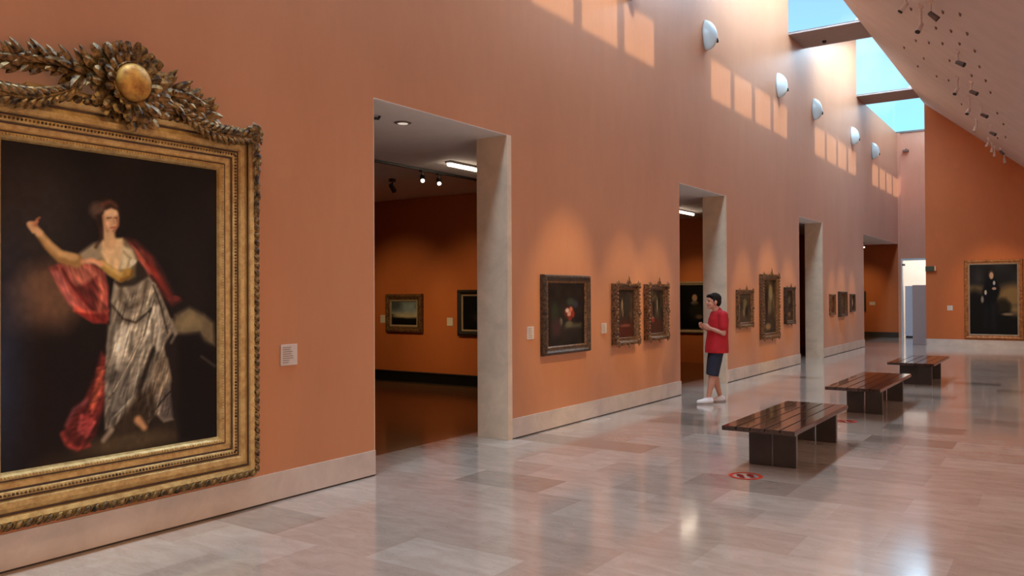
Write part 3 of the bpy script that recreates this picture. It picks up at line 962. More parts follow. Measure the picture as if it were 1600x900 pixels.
# ================================================================== OTHER PICTURES
def framed(label, loc, rz, w, h, fw, dep, m_outer, m_inner, paint, style='plain', cat='painting', group=None, name='framed_painting'):
    t = thing(name, label, cat, loc, rz, group)
    bm = bmesh.new()
    ring(bm, w, h, [(0, 0), (0, dep * .55), (fw * .12, dep * .95), (fw * .3, dep), (fw * .5, dep * .72), (fw * .72, dep * .62), (fw * .76, dep * .4), (fw * .76, 0)])
    f = link('frame', bm, m_outer, t)
    bm = bmesh.new()
    ring(bm, w - 1.52 * fw + .004, h - 1.52 * fw + .004, [(0, 0), (0, dep * .62), (fw * .1, dep * .66), (fw * .24, dep * .4), (fw * .24, 0)])
    link('slip', bm, m_inner, f)
    if style == 'carved':
        rs = random.Random(hash(label) % 999 if False else len(label))
        bm = bmesh.new()
        for (x, z, nx, nz) in along(w, h, fw * .18, fw * .55):
            k = Vector((nx, 0, nz))
            tt = Vector((nz, 0, -nx))
            c = Vector((x, -dep * .85, z))
            leaf(bm, c - tt * fw * .2, c + tt * fw * .34 + k * fw * rs.uniform(.02, .16), fw * .5, (0, -1, 0), lift=.4, n=4, blunt=.5)
        for sx in (-1, 1):
            for sz in (-1, 1):
                c = Vector((sx * (w / 2 - fw * .4), -dep * .9, sz * (h / 2 - fw * .4)))
                for i in range(7):
                    a = math.atan2(sz, sx) + (i - 3) * .45
                    leaf(bm, c, c + Vector((math.cos(a), -.05, math.sin(a))) * fw * (.85 if i % 2 else .65), fw * .42, (0, -1, 0), lift=.3, n=4, blunt=.5)
                ellipsoid(bm, c, fw * .25, dep * .3, fw * .25, seg=8)
        for (cx, cz, ax) in ((0, h / 2 - fw * .25, PI / 2), (0, -h / 2 + fw * .25, -PI / 2), (w / 2 - fw * .25, 0, 0), (-w / 2 + fw * .25, 0, PI)):
            c = Vector((cx, -dep * .9, cz))
            for i in range(5):
                a = ax + (i - 2) * .5
                L = fw * (1.05 if i == 2 else .7) * (1.3 if ax == PI / 2 else .75)
                leaf(bm, c, c + Vector((math.cos(a), -.05, math.sin(a))) * L, fw * .42, (0, -1, 0), lift=.3, n=4, blunt=.5)
            ellipsoid(bm, c, fw * .2, dep * .3, fw * .2, seg=8)
        link('carving', bm, m_outer, f)
    iw, ih = w - 1.9 * fw, h - 1.9 * fw
    q = Paint(0, 1, 0, 1, max(24, int(iw * 90)), max(24, int(ih * 90)), (30, 24, 20))
    paint(q)
    ax = q.U.copy()
    q.U, q.V = (q.U - .5) * iw, (q.V - .5) * ih
    q.mesh('canvas', 0, 0, dep * .35, t, gain=.8)
    return t

def pt_flowers(q):
    q.grain(.5, 7, 4)
    q.blob((.35, .4), .3, .35, (46, 44, 34), .9, .6)
    q.poly([(.46, .33), (.92, .34), (.9, .27), (.48, .26)], (96, 90, 66), .04)
    q.poly([(.5, .26), (.86, .27), (.86, .1), (.52, .1)], (40, 34, 30), .05)
    q.blob((.58, .34), .09, .05, (104, 98, 74), .6)
    q.blob((.57, .53), .12, .09, (120, 48, 38), .6)
    q.blob((.53, .56), .05, .035, (224, 196, 182), .5)
    q.blob((.63, .57), .05, .05, (210, 120, 96), .5)
    q.blob((.58, .50), .05, .04, (220, 160, 140), .5)
    q.blob((.68, .5), .05, .06, (150, 52, 36), .6)
    q.blob((.6, .43), .05, .04, (132, 50, 36), .7)
    q.blob((.36, .38), .04, .06, (130, 124, 104), .6)
    q.blob((.25, .3), .12, .16, (70, 44, 44), .8)
    q.blob((.75, .66), .08, .06, (58, 58, 74), .8)
    q.blob((.2, .55), .08, .14, (44, 54, 36), .8)
    q.blob((.62, .7), .1, .06, (60, 70, 60), .8)

def pt_scene(seed, main, lights, low):
    def f(q):
        q.I[:] = main
        q.grain(.45, 6, seed)
        q.grain(.25, 14, seed + 1)
        q.blob((.5, .12), .6, .22, low, .8, .9)
        for (c, rx, rz, col) in lights:
            q.blob(c, rx, rz, col, .7)
    return f

def pt_landscape(q):
    v = q.V
    q.I[:] = (124, 134, 140)
    q.mixin(np.clip((.62 - v) * 3, 0, 1), (206, 180, 140))
    q.grain(.18, 5, 9)
    q.blob((.1, .9), .3, .3, (60, 66, 64), .8, .8)
    q.poly([(-.1, -.1), (1.1, -.1), (1.1, .33), (.6, .30), (.35, .34), (.15, .42), (-.1, .5)], (28, 26, 20), .05)
    q.blob((.25, .38), .22, .07, (190, 176, 140), .7, .7)
    q.poly([(-.1, -.1), (1.1, -.1), (1.1, .2), (-.1, .24)], (16, 14, 12), .08)

def pt_dark_portrait(q):
    q.I[:] = (20, 18, 18)
    q.grain(.4, 5, 2)
    q.blob((.62, .62), .16, .13, (190, 150, 120), .5)
    q.blob((.62, .36), .3, .2, (70, 58, 54), .7)
    q.blob((.55, .44), .1, .06, (180, 168, 150), .6)

def pt_side(q):
    q.I[:] = (14, 12, 14)
    q.grain(.4, 5, 6)
    q.blob((.42, .72), .075, .085, (188, 146, 122), .45)
    q.blob((.42, .60), .1, .05, (150, 130, 116), .6)
    q.blob((.46, .4), .2, .2, (40, 36, 32), .7)
    q.blob((.55, .28), .1, .05, (110, 84, 70), .7)
    q.blob((.8, .35), .15, .1, (56, 58, 66), .8)

def pt_soldier(q):
    v = q.V
    q.I[:] = (38, 35, 34)
    q.grain(.4, 5, 8)
    q.blob((.1, .62), .3, .08, (120, 96, 62), .8, .9)
    q.blob((.9, .55), .35, .16, (150, 118, 72), .8, .9)
    q.blob((.95, .32), .25, .08, (160, 128, 84), .8, .8)
    q.poly([(-.1, -.1), (-.1, .58), (.1, .64), (.25, .6), (.5, .45), (.75, .5), (.85, .4), (.85, .3), (1.1, .26), (1.1, -.1)], (20, 17, 14), .06)
    q.poly([(.34, .2), (.3, .45), (.27, .62), (.34, .74), (.42, .8), (.54, .78), (.64, .66), (.62, .58), (.57, .5), (.6, .2)], (14, 13, 16), .03)
    q.blob((.46, .86), .06, .06, (70, 50, 40), .5)
    q.blob((.465, .84), .042, .05, (206, 160, 128), .4)
    q.blob((.52, .735), .025, .03, (190, 186, 180), .5)
    q.blob((.52, .655), .045, .02, (190, 150, 130), .5)
    q.blob((.34, .60), .025, .035, (200, 190, 170), .5)
    q.blob((.27, .50), .03, .05, (140, 130, 118), .6)
    q.poly([(.58, .45), (.68, .5), (.84, .44), (.82, .32), (.6, .3)], (40, 34, 20), .05)
    q.stroke([(.5, .4), (.5, .12)], .05, .04, (34, 31, 34), .05)
    q.stroke([(.36, .35), (.34, .15)], .05, .04, (26, 24, 26), .04)
    q.blob((.8, .29), .12, .02, (130, 110, 84), .7)

LW = PI / 2
framed('dark framed flower still life with a pink bloom, right of the first doorway', (0, 8.88, 1.405), LW, 1.13, .99, .11, .085, M['frame_dark'], M['frame_brown'], pt_flowers)
ptA = pt_scene(3, (62, 50, 40), [((.32, .68), .05, .14, (170, 150, 116)), ((.36, .52), .05, .1, (120, 104, 78)), ((.5, .25), .3, .03, (140, 84, 66)), ((.62, .7), .2, .2, (58, 56, 48))], (92, 44, 32))
ptB = pt_scene(5, (66, 58, 46), [((.6, .66), .04, .16, (168, 160, 130)), ((.22, .5), .05, .2, (120, 84, 70)), ((.3, .33), .07, .05, (214, 150, 130)), ((.3, .3), .12, .05, (150, 60, 50))], (84, 46, 36))
framed('carved gilt framed interior scene, left one of the close pair', (0, 10.52, 1.375), LW, .72, .86, .10, .10, M['frame_brown'], M['frame_brown'], ptA, 'carved')
framed('carved gilt framed scene with a red figure, right one of the close pair', (0, 11.56, 1.385), LW, .72, .84, .10, .10, M['frame_brown'], M['frame_brown'], ptB, 'carved')
ptC = pt_scene(7, (70, 62, 52), [((.55, .65), .16, .2, (126, 118, 88)), ((.45, .35), .06, .14, (150, 130, 100)), ((.7, .4), .12, .2, (40, 30, 26))], (80, 66, 50))
ptD = pt_scene(9, (70, 58, 42), [((.6, .75), .14, .16, (150, 136, 104)), ((.5, .5), .16, .14, (116, 100, 78)), ((.3, .6), .1, .3, (38, 30, 26)), ((.4, .12), .2, .06, (150, 120, 80))], (60, 48, 40))
ptE = pt_scene(11, (60, 52, 46), [((.5, .7), .15, .14, (100, 96, 84)), ((.5, .2), .16, .08, (130, 104, 76))], (70, 52, 40))
framed('small brown gilt framed street scene just right of the second doorway', (0, 15.70, 1.37), LW, .86, .72, .09, .07, M['frame_brown'], M['frame_brown'], ptC, 'carved')
framed('tall brown gilt framed church interior, largest of the three between second and third doorways', (0, 17.26, 1.385), LW, 1.12, 1.34, .12, .09, M['frame_brown'], M['frame_brown'], ptD, 'carved')
framed('small dark gilt framed scene just left of the third doorway', (0, 18.76, 1.385), LW, .70, .82, .08, .07, M['frame_dark'], M['frame_brown'], ptE, 'carved')
ptF = pt_scene(13, (104, 66, 44), [((.5, .55), .2, .2, (130, 84, 58))], (90, 50, 34))
ptG = pt_scene(15, (84, 72, 60), [((.4, .6), .2, .2, (110, 96, 74))], (80, 56, 46))
ptH = pt_scene(17, (56, 34, 26), [((.5, .55), .16, .28, (196, 166, 150))], (60, 36, 28))
framed('small brown picture, leftmost of the far trio beyond the third doorway', (0, 22.80, 1.355), LW, .54, .56, .07, .06, M['frame_brown'], M['frame_brown'], ptF)
framed('larger dark picture in the middle of the far trio beyond the third doorway', (0, 23.92, 1.355), LW, .80, .70, .08, .09, M['frame_dark'], M['frame_brown'], ptG)
framed('small dark picture with a pale figure, rightmost of the far trio beyond the third doorway', (0, 25.22, 1.375), LW, .54, .52, .07, .06, M['frame_dark'], M['frame_dark'], ptH)
framed('gilt framed landscape with evening sky on the far wall seen through the first doorway', (-5.13, 11.6, 1.315), 0, .92, .73, .15, .07, M['frame_brown'], M['frame_pale'], pt_landscape)
framed('black framed dark portrait half hidden by the stone jamb in the first doorway', (-3.26, 11.6, 1.335), 0, 1.14, .83, .12, .07, M['frame_black'], M['frame_pale'], pt_dark_portrait)
framed('large dark portrait with grey frame seen behind the man through the second doorway', (-2.12, 18.7, 1.335), 0, 1.10, 1.24, .11, .07, M['frame_pale'], M['frame_black'], pt_side)
framed('large portrait of an officer in black in a plain gilt frame on the end wall', (3.36, Y_END, 1.45), 0, 1.52, 2.38, .15, .06, M['frame_oak'], M['frame_pale'], pt_soldier)
framed('narrow dark picture half hidden by the wall edge in the farthest opening', (-1.40, 33.0, 1.345), 0, .56, .78, .09, .06, M['frame_dark'], M['frame_dark'], ptE)

# label cards beside the pictures
def card(label, loc, rz, w, h, lines):
    t = thing('wall_label', label, 'label', loc, rz, 'picture labels')
    link('plate', rbox(-w / 2, w / 2, -.012, 0, -h / 2, h / 2, .002, 1), M['plate'], t)
    if lines:
        bm = bmesh.new()
        rs = random.Random(3)
        n = lines
        for i in range(n):
            z = h * (.36 - .72 * i / max(1, n - 1))
            L = w * rs.uniform(.35, .8) if i else w * .5
            box(bm, -w * .4, -w * .4 + L, -.0135, -.0119, z - h * .014, z + h * .014)
        link('print', bm, M['ink'], t)
    return t
card('pale label card beside the huge gilt portrait, nearest on the left wall', (0, 4.475, 1.17), LW, .17, .17, 8)
card('pale label card left of the dark flower still life', (0, 8.09, 1.20), LW, .14, .15, 6)
card('pale label card between the flower still life and the carved gilt pair', (0, 9.93, 1.19), LW, .14, .14, 6)
card('small label card left of the evening landscape in the first side room', (-5.69, 11.6, 1.20), 0, .13, .15, 0)
card('small label card left of the black framed portrait in the first side room', (-4.03, 11.6, 1.17), 0, .14, .15, 0)
card('small pale label card on the end wall left of the officer portrait', (2.21, Y_END, 1.19), 0, .15, .15, 4)
card('small label card beside the half hidden picture in the farthest opening', (-.9, 33.0, 1.27), 0, .2, .12, 0)

# ================================================================== BENCHES
def bench(label, y0, y1, x0, x1, ly0, ly1):
    cy, cx = (y0 + y1) / 2, (x0 + x1) / 2
    t = thing('bench', label, 'bench', (cx, cy, 0), 0, 'wooden benches')
    hw, hl = (x1 - x0) / 2, (y1 - y0) / 2
    # top of five boards with open grooves between
    bm = bmesh.new()
    nb = 5
    sec = []
    bw = 2 * hw / nb
    for i in range(nb):
        a, b = -hw + i * bw, -hw + (i + 1) * bw
        g = .005
        sec += [(a + (g if i else 0), .396), (a + (g if i else 0), .416), (a + g + .004, .42), (b - g - .004, .42), (b - (g if i < nb - 1 else 0), .416), (b - (g if i < nb - 1 else 0), .396)]
    sec += [(hw, .378), (-hw, .378)]
    r0 = [bm.verts.new((x, -hl, z)) for x, z in sec]
    r1 = [bm.verts.new((x, hl, z)) for x, z in sec]
    for i in range(len(sec)):
        j = (i + 1) % len(sec)
        bm.faces.new((r0[j], r0[i], r1[i], r1[j]))
    bm.faces.new(r0)
    bm.faces.new(r1[::-1])
    bmesh.ops.recalc_face_normals(bm, faces=bm.faces)
    link('seat', bm, M['bench'], t)
    iw = hw - .11
    for ly, sg in ((ly0 - cy, 1), (ly1 - cy, -1)):
        for (a, b) in ((-iw, -.008), (.008, iw)):
            yy = sorted((ly, ly + sg * .06))
            o = link('leg', rbox(a, b, yy[0], yy[1], 0, .379, .004, 1), M['bench_leg'], t)
    yy = (ly0 - cy + .06, ly1 - cy - .06)
    link('rail', rbox(-.03, .03, yy[0], yy[1], .31, .378, .003, 1), M['bench_leg'], t)
    return t
bench('dark slatted wooden bench nearest the camera, red floor sticker before it', 7.42, 9.52, 2.58, 3.25, 7.86, 9.50)
bench('dark wooden bench in the middle of the row of three', 11.25, 13.68, 2.59, 3.27, 12.0, 13.72 - .05)
bench('dark wooden bench farthest away, closest to the end wall', 15.78, 17.9, 2.57, 3.32, 16.35, 17.6)

# floor stickers
def sticker(label, x, y, r):
    t = thing('floor_sticker', label, 'floor sticker', (x, y, 0), .6, 'red distance stickers')
    bm = bmesh.new()
    n = 40
    prev = None
    first = None
    for i in range(n):
        a = 2 * PI * i / n
        v = [bm.verts.new((q * math.cos(a), q * math.sin(a), .0025)) for q in (r, r * .78)]
        if prev:
            bm.faces.new((prev[0], v[0], v[1], prev[1]))
        else:
            first = v
        prev = v
    bm.faces.new((prev[0], first[0], first[1], prev[1]))
    link('circle', bm, M['red'], t)
    for sx in (-1, 1):
        bm = bmesh.new()
        for (cy, ry, rx) in ((.018, .055, .030), (-.055, .026, .021)):
            vs = [bm.verts.new((sx * .045 + rx * math.cos(2 * PI * i / 20), cy + ry * math.sin(2 * PI * i / 20), .003)) for i in range(20)]
            bm.faces.new(vs)
        link('footprint', bm, M['red_dark'], t)
    return t
sticker('round red footprint sticker on the floor before the nearest bench', 2.845, 7.30, .15)
sticker('round red footprint sticker on the floor between the first and second benches', 2.88, 11.12, .13)

# ================================================================== WALL FLOODLIGHTS
def floodlight(label, y, z):
    t = thing('wall_floodlight', label, 'wall lamp', (0, y, z), 0, 'white floodlights high on the left wall')
    bm = bmesh.new()
    # almond shaped bowl against the wall
    n, k = 28, 10
    rows = []
    for j in range(k + 1):
        f = j / k * PI / 2
        row = []
        for i in range(n):
            a = 2 * PI * i / n
            zz = math.sin(a)
            yy = math.cos(a)
            rad = math.cos(f)
            taper = 1 - .28 * max(0, -zz)
            row.append(bm.verts.new((.005 + .21 * math.sin(f) * (1 - .0 * zz), .155 * yy * rad * taper, .27 * zz * rad - .045 * math.sin(f))))
        rows.append(row)
    for a, b in zip(rows[:-1], rows[1:-1]):
        for i in range(n):
            bm.faces.new((a[i], a[(i + 1) % n], b[(i + 1) % n], b[i]))
    tip = bm.verts.new((.215, 0, -.045))
    for i in range(n):
        bm.faces.new((rows[-2][i], rows[-2][(i + 1) % n], tip))
    bm.faces.new(rows[0][::-1])
    for r in rows[-1]:
        bm.verts.remove(r)
    link('bowl', bm, M['white'], t, smooth=True)
    bm = bmesh.new()
    R = Matrix.Rotation(-.5, 3, 'Y') @ Matrix.Rotation(.35, 3, 'Z')
    ellipsoid(bm, (.178, .045, -.085), .035, .06, .08, R.to_3x3(), seg=16)
    link('lens', bm, M['lens'], t, smooth=True)
    bm = bmesh.new()
    tube(bm, [(.14, .02, -.15), (.10, .015, -.20), (.05, .01, -.235), (.01, .01, -.25)], [.024, .03, .03, .028], n=10)
    link('bracket', bm, M['bracket'], t, smooth=True)
    return t
fl = [(6.65, 6.22), (10.78, 6.22), (13.79, 6.22), (18.09, 6.24), (21.1, 6.27), (25.4, 6.28), (28.4, 6.27)]
words = ['out of the frame nearest the camera', 'cut by the top edge, above the carved gilt pair', 'nearest one fully in view above the second doorway',
         'above the three pictures, before the first roof beam', 'above the third doorway just past the first roof beam', 'just before the second roof beam', 'farthest one, past the second roof beam']
first = floodlight('white almond shaped wall floodlight, ' + words[1], *fl[1])
for i in range(2, 7):
    dup(first, (0, fl[i][0], fl[i][1]), 0, 'white almond shaped wall floodlight, ' + words[i])

# ================================================================== SOFFIT SPOTLIGHTS AND FIXINGS
def soffit_spot(label, x, y, aim, L=.2, light_body=True):
    z = soffit_z(x)
    t = thing('ceiling_spotlight', label, 'spotlight', (x, y, z), 0, 'spotlights on the sloping ceiling')
    link('mount', rbox(-.03, .03, -.04, .04, -.05, .03, .004, 1), M['spotwhite'], t)
    bm = bmesh.new()
    tube(bm, [(0, 0, -.01), (0, 0, -L)], .018, n=10)
    link('stem', bm, M['spotwhite'], t, smooth=False)
    d = Vector(aim).normalized()
    c = Vector((0, 0, -L)) + d * .02
    bm = bmesh.new()
    tube(bm, [c - d * .05, c - d * .04, c + d * .09, c + d * .10], [.022, .032, .038, .040], n=14)
    h = link('head', bm, M['spotwhite'] if light_body else M['headgrey'], t)
    bm = bmesh.new()
    tube(bm, [c + d * .098, c + d * .112], [.038, .038], n=14)
    link('lens', bm, M['black'], h)
    return t
SP = [
    ('nearest of the outer row, cut by the top edge of the view', 3.72, 12.55, (.7, .2, -.7), .2, False),
    ('outer row, dark head under a white stem, nearest in full view', 3.77, 15.30, (.75, -.3, -.5), .2, False),
    ('outer row, second dark head in full view', 3.75, 17.75, (.75, -.3, -.5), .2, False),
    ('outer row, third dark head in full view', 3.73, 20.28, (.75, -.3, -.5), .2, False),
    ('outer row, fourth dark head in full view', 3.72, 22.75, (.75, -.3, -.5), .2, False),
    ('inner row, nearest, cut by the top edge of the view', 3.36, 12.9, (-.6, -.2, -.8), .2, True),
    ('inner row, dark face turned down, nearest in full view', 3.50, 13.30, (-.3, -.4, -.8), .3, True),
    ('inner row, second pale cylinder in full view', 3.46, 18.30, (-.3, -.4, -.8), .24, True),
    ('inner row, third pale cylinder in full view', 3.49, 20.25, (-.3, -.4, -.8), .26, True),
    ('inner row, fourth pale cylinder in full view', 3.36, 23.4, (-.4, .3, -.8), .2, True),
    ('first of the cluster before the end wall', 3.42, 26.2, (-.5, .5, -.7), .14, True),
    ('second of the cluster before the end wall', 3.46, 26.9, (-.2, .7, -.7), .16, True),
    ('third of the cluster before the end wall', 3.48, 27.5, (-.1, .6, -.8), .18, True),
    ('dark headed one in the cluster before the end wall', 3.66, 26.9, (.5, .4, -.6), .1, False),
    ('last of the cluster, closest to the end wall', 3.70, 27.85, (.1, .2, -.9), .16, True),
]
for lab, x, y, aim, L, lb in SP:
    soffit_spot('ceiling spotlight, ' + lab, x, y, aim, L, lb)

DOTS = [(3.84, 12.84), (4.1, 12.35), (3.57, 14.34), (3.83, 13.87), (4.09, 13.36), (3.24, 16.14), (3.54, 15.4), (3.88, 14.5), (4.1, 14.35), (4.07, 15.5), (3.5, 16.73), (3.83, 16.93), (4.08, 16.55), (4.08, 17.58), (4.04, 19.86), (2.94, 16.78), (2.46, 18.62), (3.74, 24.64), (3.99, 23.29), (3.27, 13.98), (2.85, 18.45), (2.9, 19.95), (2.49, 20.24), (3.19, 19.42), (3.16, 22.18), (4.08, 21.05)]
nrm = Vector((SL, 0, 1)).normalized()
bm = bmesh.new()
tube(bm, [(0, 0, .01), (0, 0, -.02), (.004, 0, -.045)], [.020, .017, .008], n=10)
fix0 = tag(link('ceiling_fixing', bm, M['bracket'], None), 'tiny grey fixing stud on the sloping ceiling', 'fixing', 'fixing studs dotted over the sloping ceiling')
fix0.location = (DOTS[0][0], DOTS[0][1], soffit_z(DOTS[0][0]))
for (x, y) in DOTS[1:]:
    c = fix0.copy()
    COL.objects.link(c)
    c.location = (x, y, soffit_z(x))

# small things on ceilings and far walls
bm = bmesh.new()
tube(bm, [(0, 0, 0.0), (0, 0, -.04), (0, 0, -.06)], [.05, .045, .02], n=14)
o = tag(link('beam_sensor', bm, M['black']), 'small black sensor under the first roof beam', 'sensor')
o.location = (.56, 19.9, Z_SLOT)
t = thing('wall_camera', 'small brown camera high on the pale back wall', 'camera', (.30, Y_BACK + .05, 6.95))
link('mount', rbox(-.03, .03, -.06, 0, -.03, .03, .004, 1), M['bracket'], t)
link('body', rbox(-.11, .10, -.16, -.05, -.10, -.02, .012, 2), M['bracket'], t)
t = thing('direction_sign', 'dark green sign box with pale end, high on the end wall by its left edge', 'sign', (1.70, Y_END, 2.41))
link('body', rbox(-.15, .10, -.09, 0, -.085, .07, .006, 2), M['sign'], t)
link('end_cap', rbox(.10, .145, -.09, 0, -.075, .075, .006, 2), M['signend'], t)
o = tag(link('doorway_sign', rbox(.13, .23, Y_BACK - .02, Y_BACK + .05, 2.66, 2.73, .006, 2), M['grey']), 'small dark box at the top left corner of the bright doorway', 'sign')
# panels before and in the bright doorway
t = thing('screen_panel', 'tall pale blue grey panel standing in the bright doorway', 'panel', (.36, Y_BACK + .45, 0))
link('panel', rbox(-.20, .24, -.03, .03, .05, 1.92, .006, 2), M['screen'], t)
link('foot', rbox(-.19, .23, -.05, .05, 0, .05, .006, 1), M['black'], t)
t = thing('screen_panel', 'tall pinkish grey panel beside the end wall, before the bright doorway', 'panel', (1.24, 29.2, 0))
link('panel', rbox(-.21, .27, -.04, .04, .03, 1.91, .006, 2), M['screen2'], t)
link('foot', rbox(-.21, .27, -.06, .06, 0, .03, .006, 1), M['screen2'], t)

# side room fittings
t = thing('ceiling_tube_light', 'bright tube light on the ceiling seen through the first doorway', 'ceiling light', (-1.68, 9.35, Z_LINTEL), 0, 'tube lights in the side rooms')
link('housing', rbox(-.05, .05, -.72, .72, -.03, 0, .004, 1), M['white'], t)
bm = bmesh.new()
tube(bm, [(0, -.70, -.045), (0, .70, -.045)], .026, n=10)
link('tube', bm, M['tube'], t)
dup(t, (-1.68, 16.65, Z_LINTEL), 0, 'bright tube light on the ceiling seen through the second doorway', None)
t = thing('downlight', 'round recessed downlight in the ceiling just inside the first doorway', 'ceiling light', (-.52, 6.45, Z_LINTEL))
bm = bmesh.new()
tube(bm, [(0, 0, -.001), (0, 0, -.012)], [.095, .08], n=24)
link('rim', bm, M['grey'], t)
bm = bmesh.new()
tube(bm, [(0, 0, -.006), (0, 0, -.014)], [.055, .055], n=20)
link('lamp', bm, M['downlight'], t)
t = thing('ceiling_camera', 'small black bracket arm on the ceiling at the left edge of the first doorway', 'camera', (-.50, 5.98, Z_LINTEL))
bm = bmesh.new()
tube(bm, [(0, .10, 0), (0, .08, -.03), (0, -.06, -.045), (0, -.13, -.04)], [.012, .014, .014, .012], n=8)
link('arm', bm, M['black'], t)
bm = bmesh.new()
ellipsoid(bm, (0, -.15, -.045), .03, .035, .03, seg=12)
link('head', bm, M['black'], t)
struct_track = tag(link('lighting_track', rbox(-2.42, -2.38, 5.4, 11.2, Z_LINTEL - .035, Z_LINTEL, .003, 1), M['black']), 'thin black lighting track on the ceiling of the first side room', 'lighting track')

def room_spot(label, x, y, aim, lit, group='spotlights in the first side room'):
    t = thing('track_spotlight', label, 'spotlight', (x, y, Z_LINTEL), 0, group)
    link('mount', rbox(-.03, .03, -.05, .05, -.05, -.0 if abs(x + 2.4) > .1 else -.034, .003, 1), M['black'], t)
    bm = bmesh.new()
    tube(bm, [(0, 0, -.04), (0, 0, -.12)], .012, n=8)
    link('stem', bm, M['black'], t)
    d = Vector(aim).normalized()
    c = Vector((0, 0, -.14))
    bm = bmesh.new()
    tube(bm, [c - d * .07, c - d * .06, c + d * .08], [.028, .036, .040], n=14)
    h = link('head', bm, M['black'], t)
    bm = bmesh.new()
    tube(bm, [c + d * .079, c + d * .086], [.027, .027], n=14)
    link('lens', bm, M['lampface'] if lit else M['lens'], h)
    return t
room_spot('lit black track spotlight, left of the lit pair in the first side room', -2.4, 8.95, (.55, -.6, -.55), True)
room_spot('lit black track spotlight, right of the lit pair in the first side room', -2.4, 9.32, (.55, -.6, -.55), True)
room_spot('unlit looking black spotlight far left on the first side room ceiling', -3.45, 9.45, (-.2, .8, -.6), False)
room_spot('small spotlight on the ceiling of the farthest opening', -.85, 31.2, (.4, -.7, -.5), True, 'spotlight in the farthest opening')

t = thing('wall_grille', 'long dark ventilation grille at the foot of the first side room wall', 'grille', (-5.0, 11.6, 0))
bm = bmesh.new()
ring(bm, 5.6, .22, [(0, 0), (0, .03), (.018, .03), (.018, .0)])
bmesh.ops.translate(bm, verts=bm.verts, vec=(0, 0, .115))
link('frame', bm, M['grille'], t)
link('back_plate', B((-2.79, 2.79, -.006, -.002, .02, .21)), M['black'], t)
bm = bmesh.new()
for i in range(112):
    x = -2.76 + i * .0497
    vs = [bm.verts.new(q) for q in ((x, -.024, .03), (x + .012, -.024, .03), (x + .05, -.024, .20), (x + .038, -.024, .20))]
    f = bm.faces.new(vs)
bmesh.ops.solidify(bm, geom=bm.faces[:], thickness=.008)
link('slats', bm, M['grille'], t)

# ================================================================== THE VISITOR
FWD = Vector((-.77, -.64, 0)).normalized()
LFT = Vector((-FWD.y, FWD.x, 0))
man = thing('person', 'man in red t-shirt, navy shorts and white shoes walking toward the second doorway', 'person', (.81, 11.92, 0), math.atan2(FWD.y, FWD.x))
# local axes: +x forward, +y to his left, z up
def remeshed(o, vox, sm=4, fac=.5):
    r = o.modifiers.new('remesh', 'REMESH')
    r.mode = 'VOXEL'
    r.voxel_size = vox
    r.use_smooth_shade = True
    s = o.modifiers.new('smooth', 'SMOOTH')
    s.factor = fac
    s.iterations = sm
    return o
bm = bmesh.new()
hipL, kneeL, ankL = (-.05, .09, .87), (.045, .095, .47), (.115, .10, .085)
hipR, kneeR, ankR = (-.06, -.09, .87), (-.015, -.10, .47), (-.14, -.10, .095)
for h, k, a in ((hipL, kneeL, ankL), (hipR, kneeR, ankR)):
    capsule(bm, h, .088, k, .056)
    capsule(bm, k, .055, a, .034)
    kk, aa = Vector(k), Vector(a)
    m = kk.lerp(aa, .3) + Vector((-.02, 0, 0))
    capsule(bm, m, .052, kk.lerp(aa, .6) + Vector((-.008, 0, 0)), .042)
    capsule(bm, (a[0] - .03, a[1], .045), .035, (a[0] + .12, a[1] * 1.05, .035), .032)
# trunk
ellipsoid(bm, (-.055, 0, .93), .115, .165, .13)
ellipsoid(bm, (-.055, 0, 1.08), .11, .155, .17)
ellipsoid(bm, (-.075, 0, 1.24), .115, .175, .16)
capsule(bm, (-.085, -.13, 1.335), .062, (-.085, .13, 1.335), .062)
capsule(bm, (-.075, 0, 1.34), .066, (-.035, 0, 1.45), .054)
# head
ellipsoid(bm, (-.015, 0, 1.552), .098, .076, .100)
ellipsoid(bm, (.020, 0, 1.50), .070, .060, .078)
ellipsoid(bm, (.062, 0, 1.446), .026, .034, .024)
capsule(bm, (.078, 0, 1.55), .011, (.098, 0, 1.513), .0155, n=10)
capsule(bm, (.070, -.035, 1.566), .012, (.070, .035, 1.566), .012, n=10)
for s in (-1, 1):
    ellipsoid(bm, (-.012, s * .078, 1.525), .022, .010, .034)
    ellipsoid(bm, (.052, s * .036, 1.505), .026, .02, .024)
# arms, bent up in front
def arm(sh, el, wr, s):
    capsule(bm, sh, .050, el, .038)
    capsule(bm, el, .039, wr, .026)
    w = Vector(wr)
    d = (w - Vector(el)).normalized()
    up = Vector((0, 0, 1))
    side = d.cross(up).normalized()
    palm = w + d * .055
    capsule(bm, w + d * .01, .026, palm + up * .012, .022)
    capsule(bm, w + d * .01 - up * .012, .024, palm - up * .02, .020)
    inward = Vector((0, -s, 0))
    for i, (off, L) in enumerate(((.030, .068), (.010, .078), (-.010, .072), (-.030, .056))):
        b0 = palm + up * off + d * .015
        b1 = b0 + d * L * .5
        b2 = b1 + (d * .45 + inward * .9).normalized() * L * .38
        b3 = b2 + (inward * .9 - d * .3).normalized() * L * .28
        capsule(bm, b0, .0095, b1, .009, n=8)
        capsule(bm, b1, .009, b2, .0085, n=8)
        capsule(bm, b2, .0085, b3, .0075, n=8)
    t0 = w + d * .025 + up * .022
    t1 = t0 + (d * .6 + up * .7 + inward * .3).normalized() * .04
    capsule(bm, t0, .013, t1, .011, n=8)
    capsule(bm, t1, .011, t1 + (d * .9 + inward * .4).normalized() * .032, .009, n=8)
arm((-.09, .185, 1.33), (-.075, .235, 1.065), (.085, .13, 1.135), 1)
arm((-.08, -.185, 1.33), (-.04, -.225, 1.075), (.125, -.10, 1.15), -1)
body = remeshed(link('body', bm, M['skin'], man), .0065, 3)
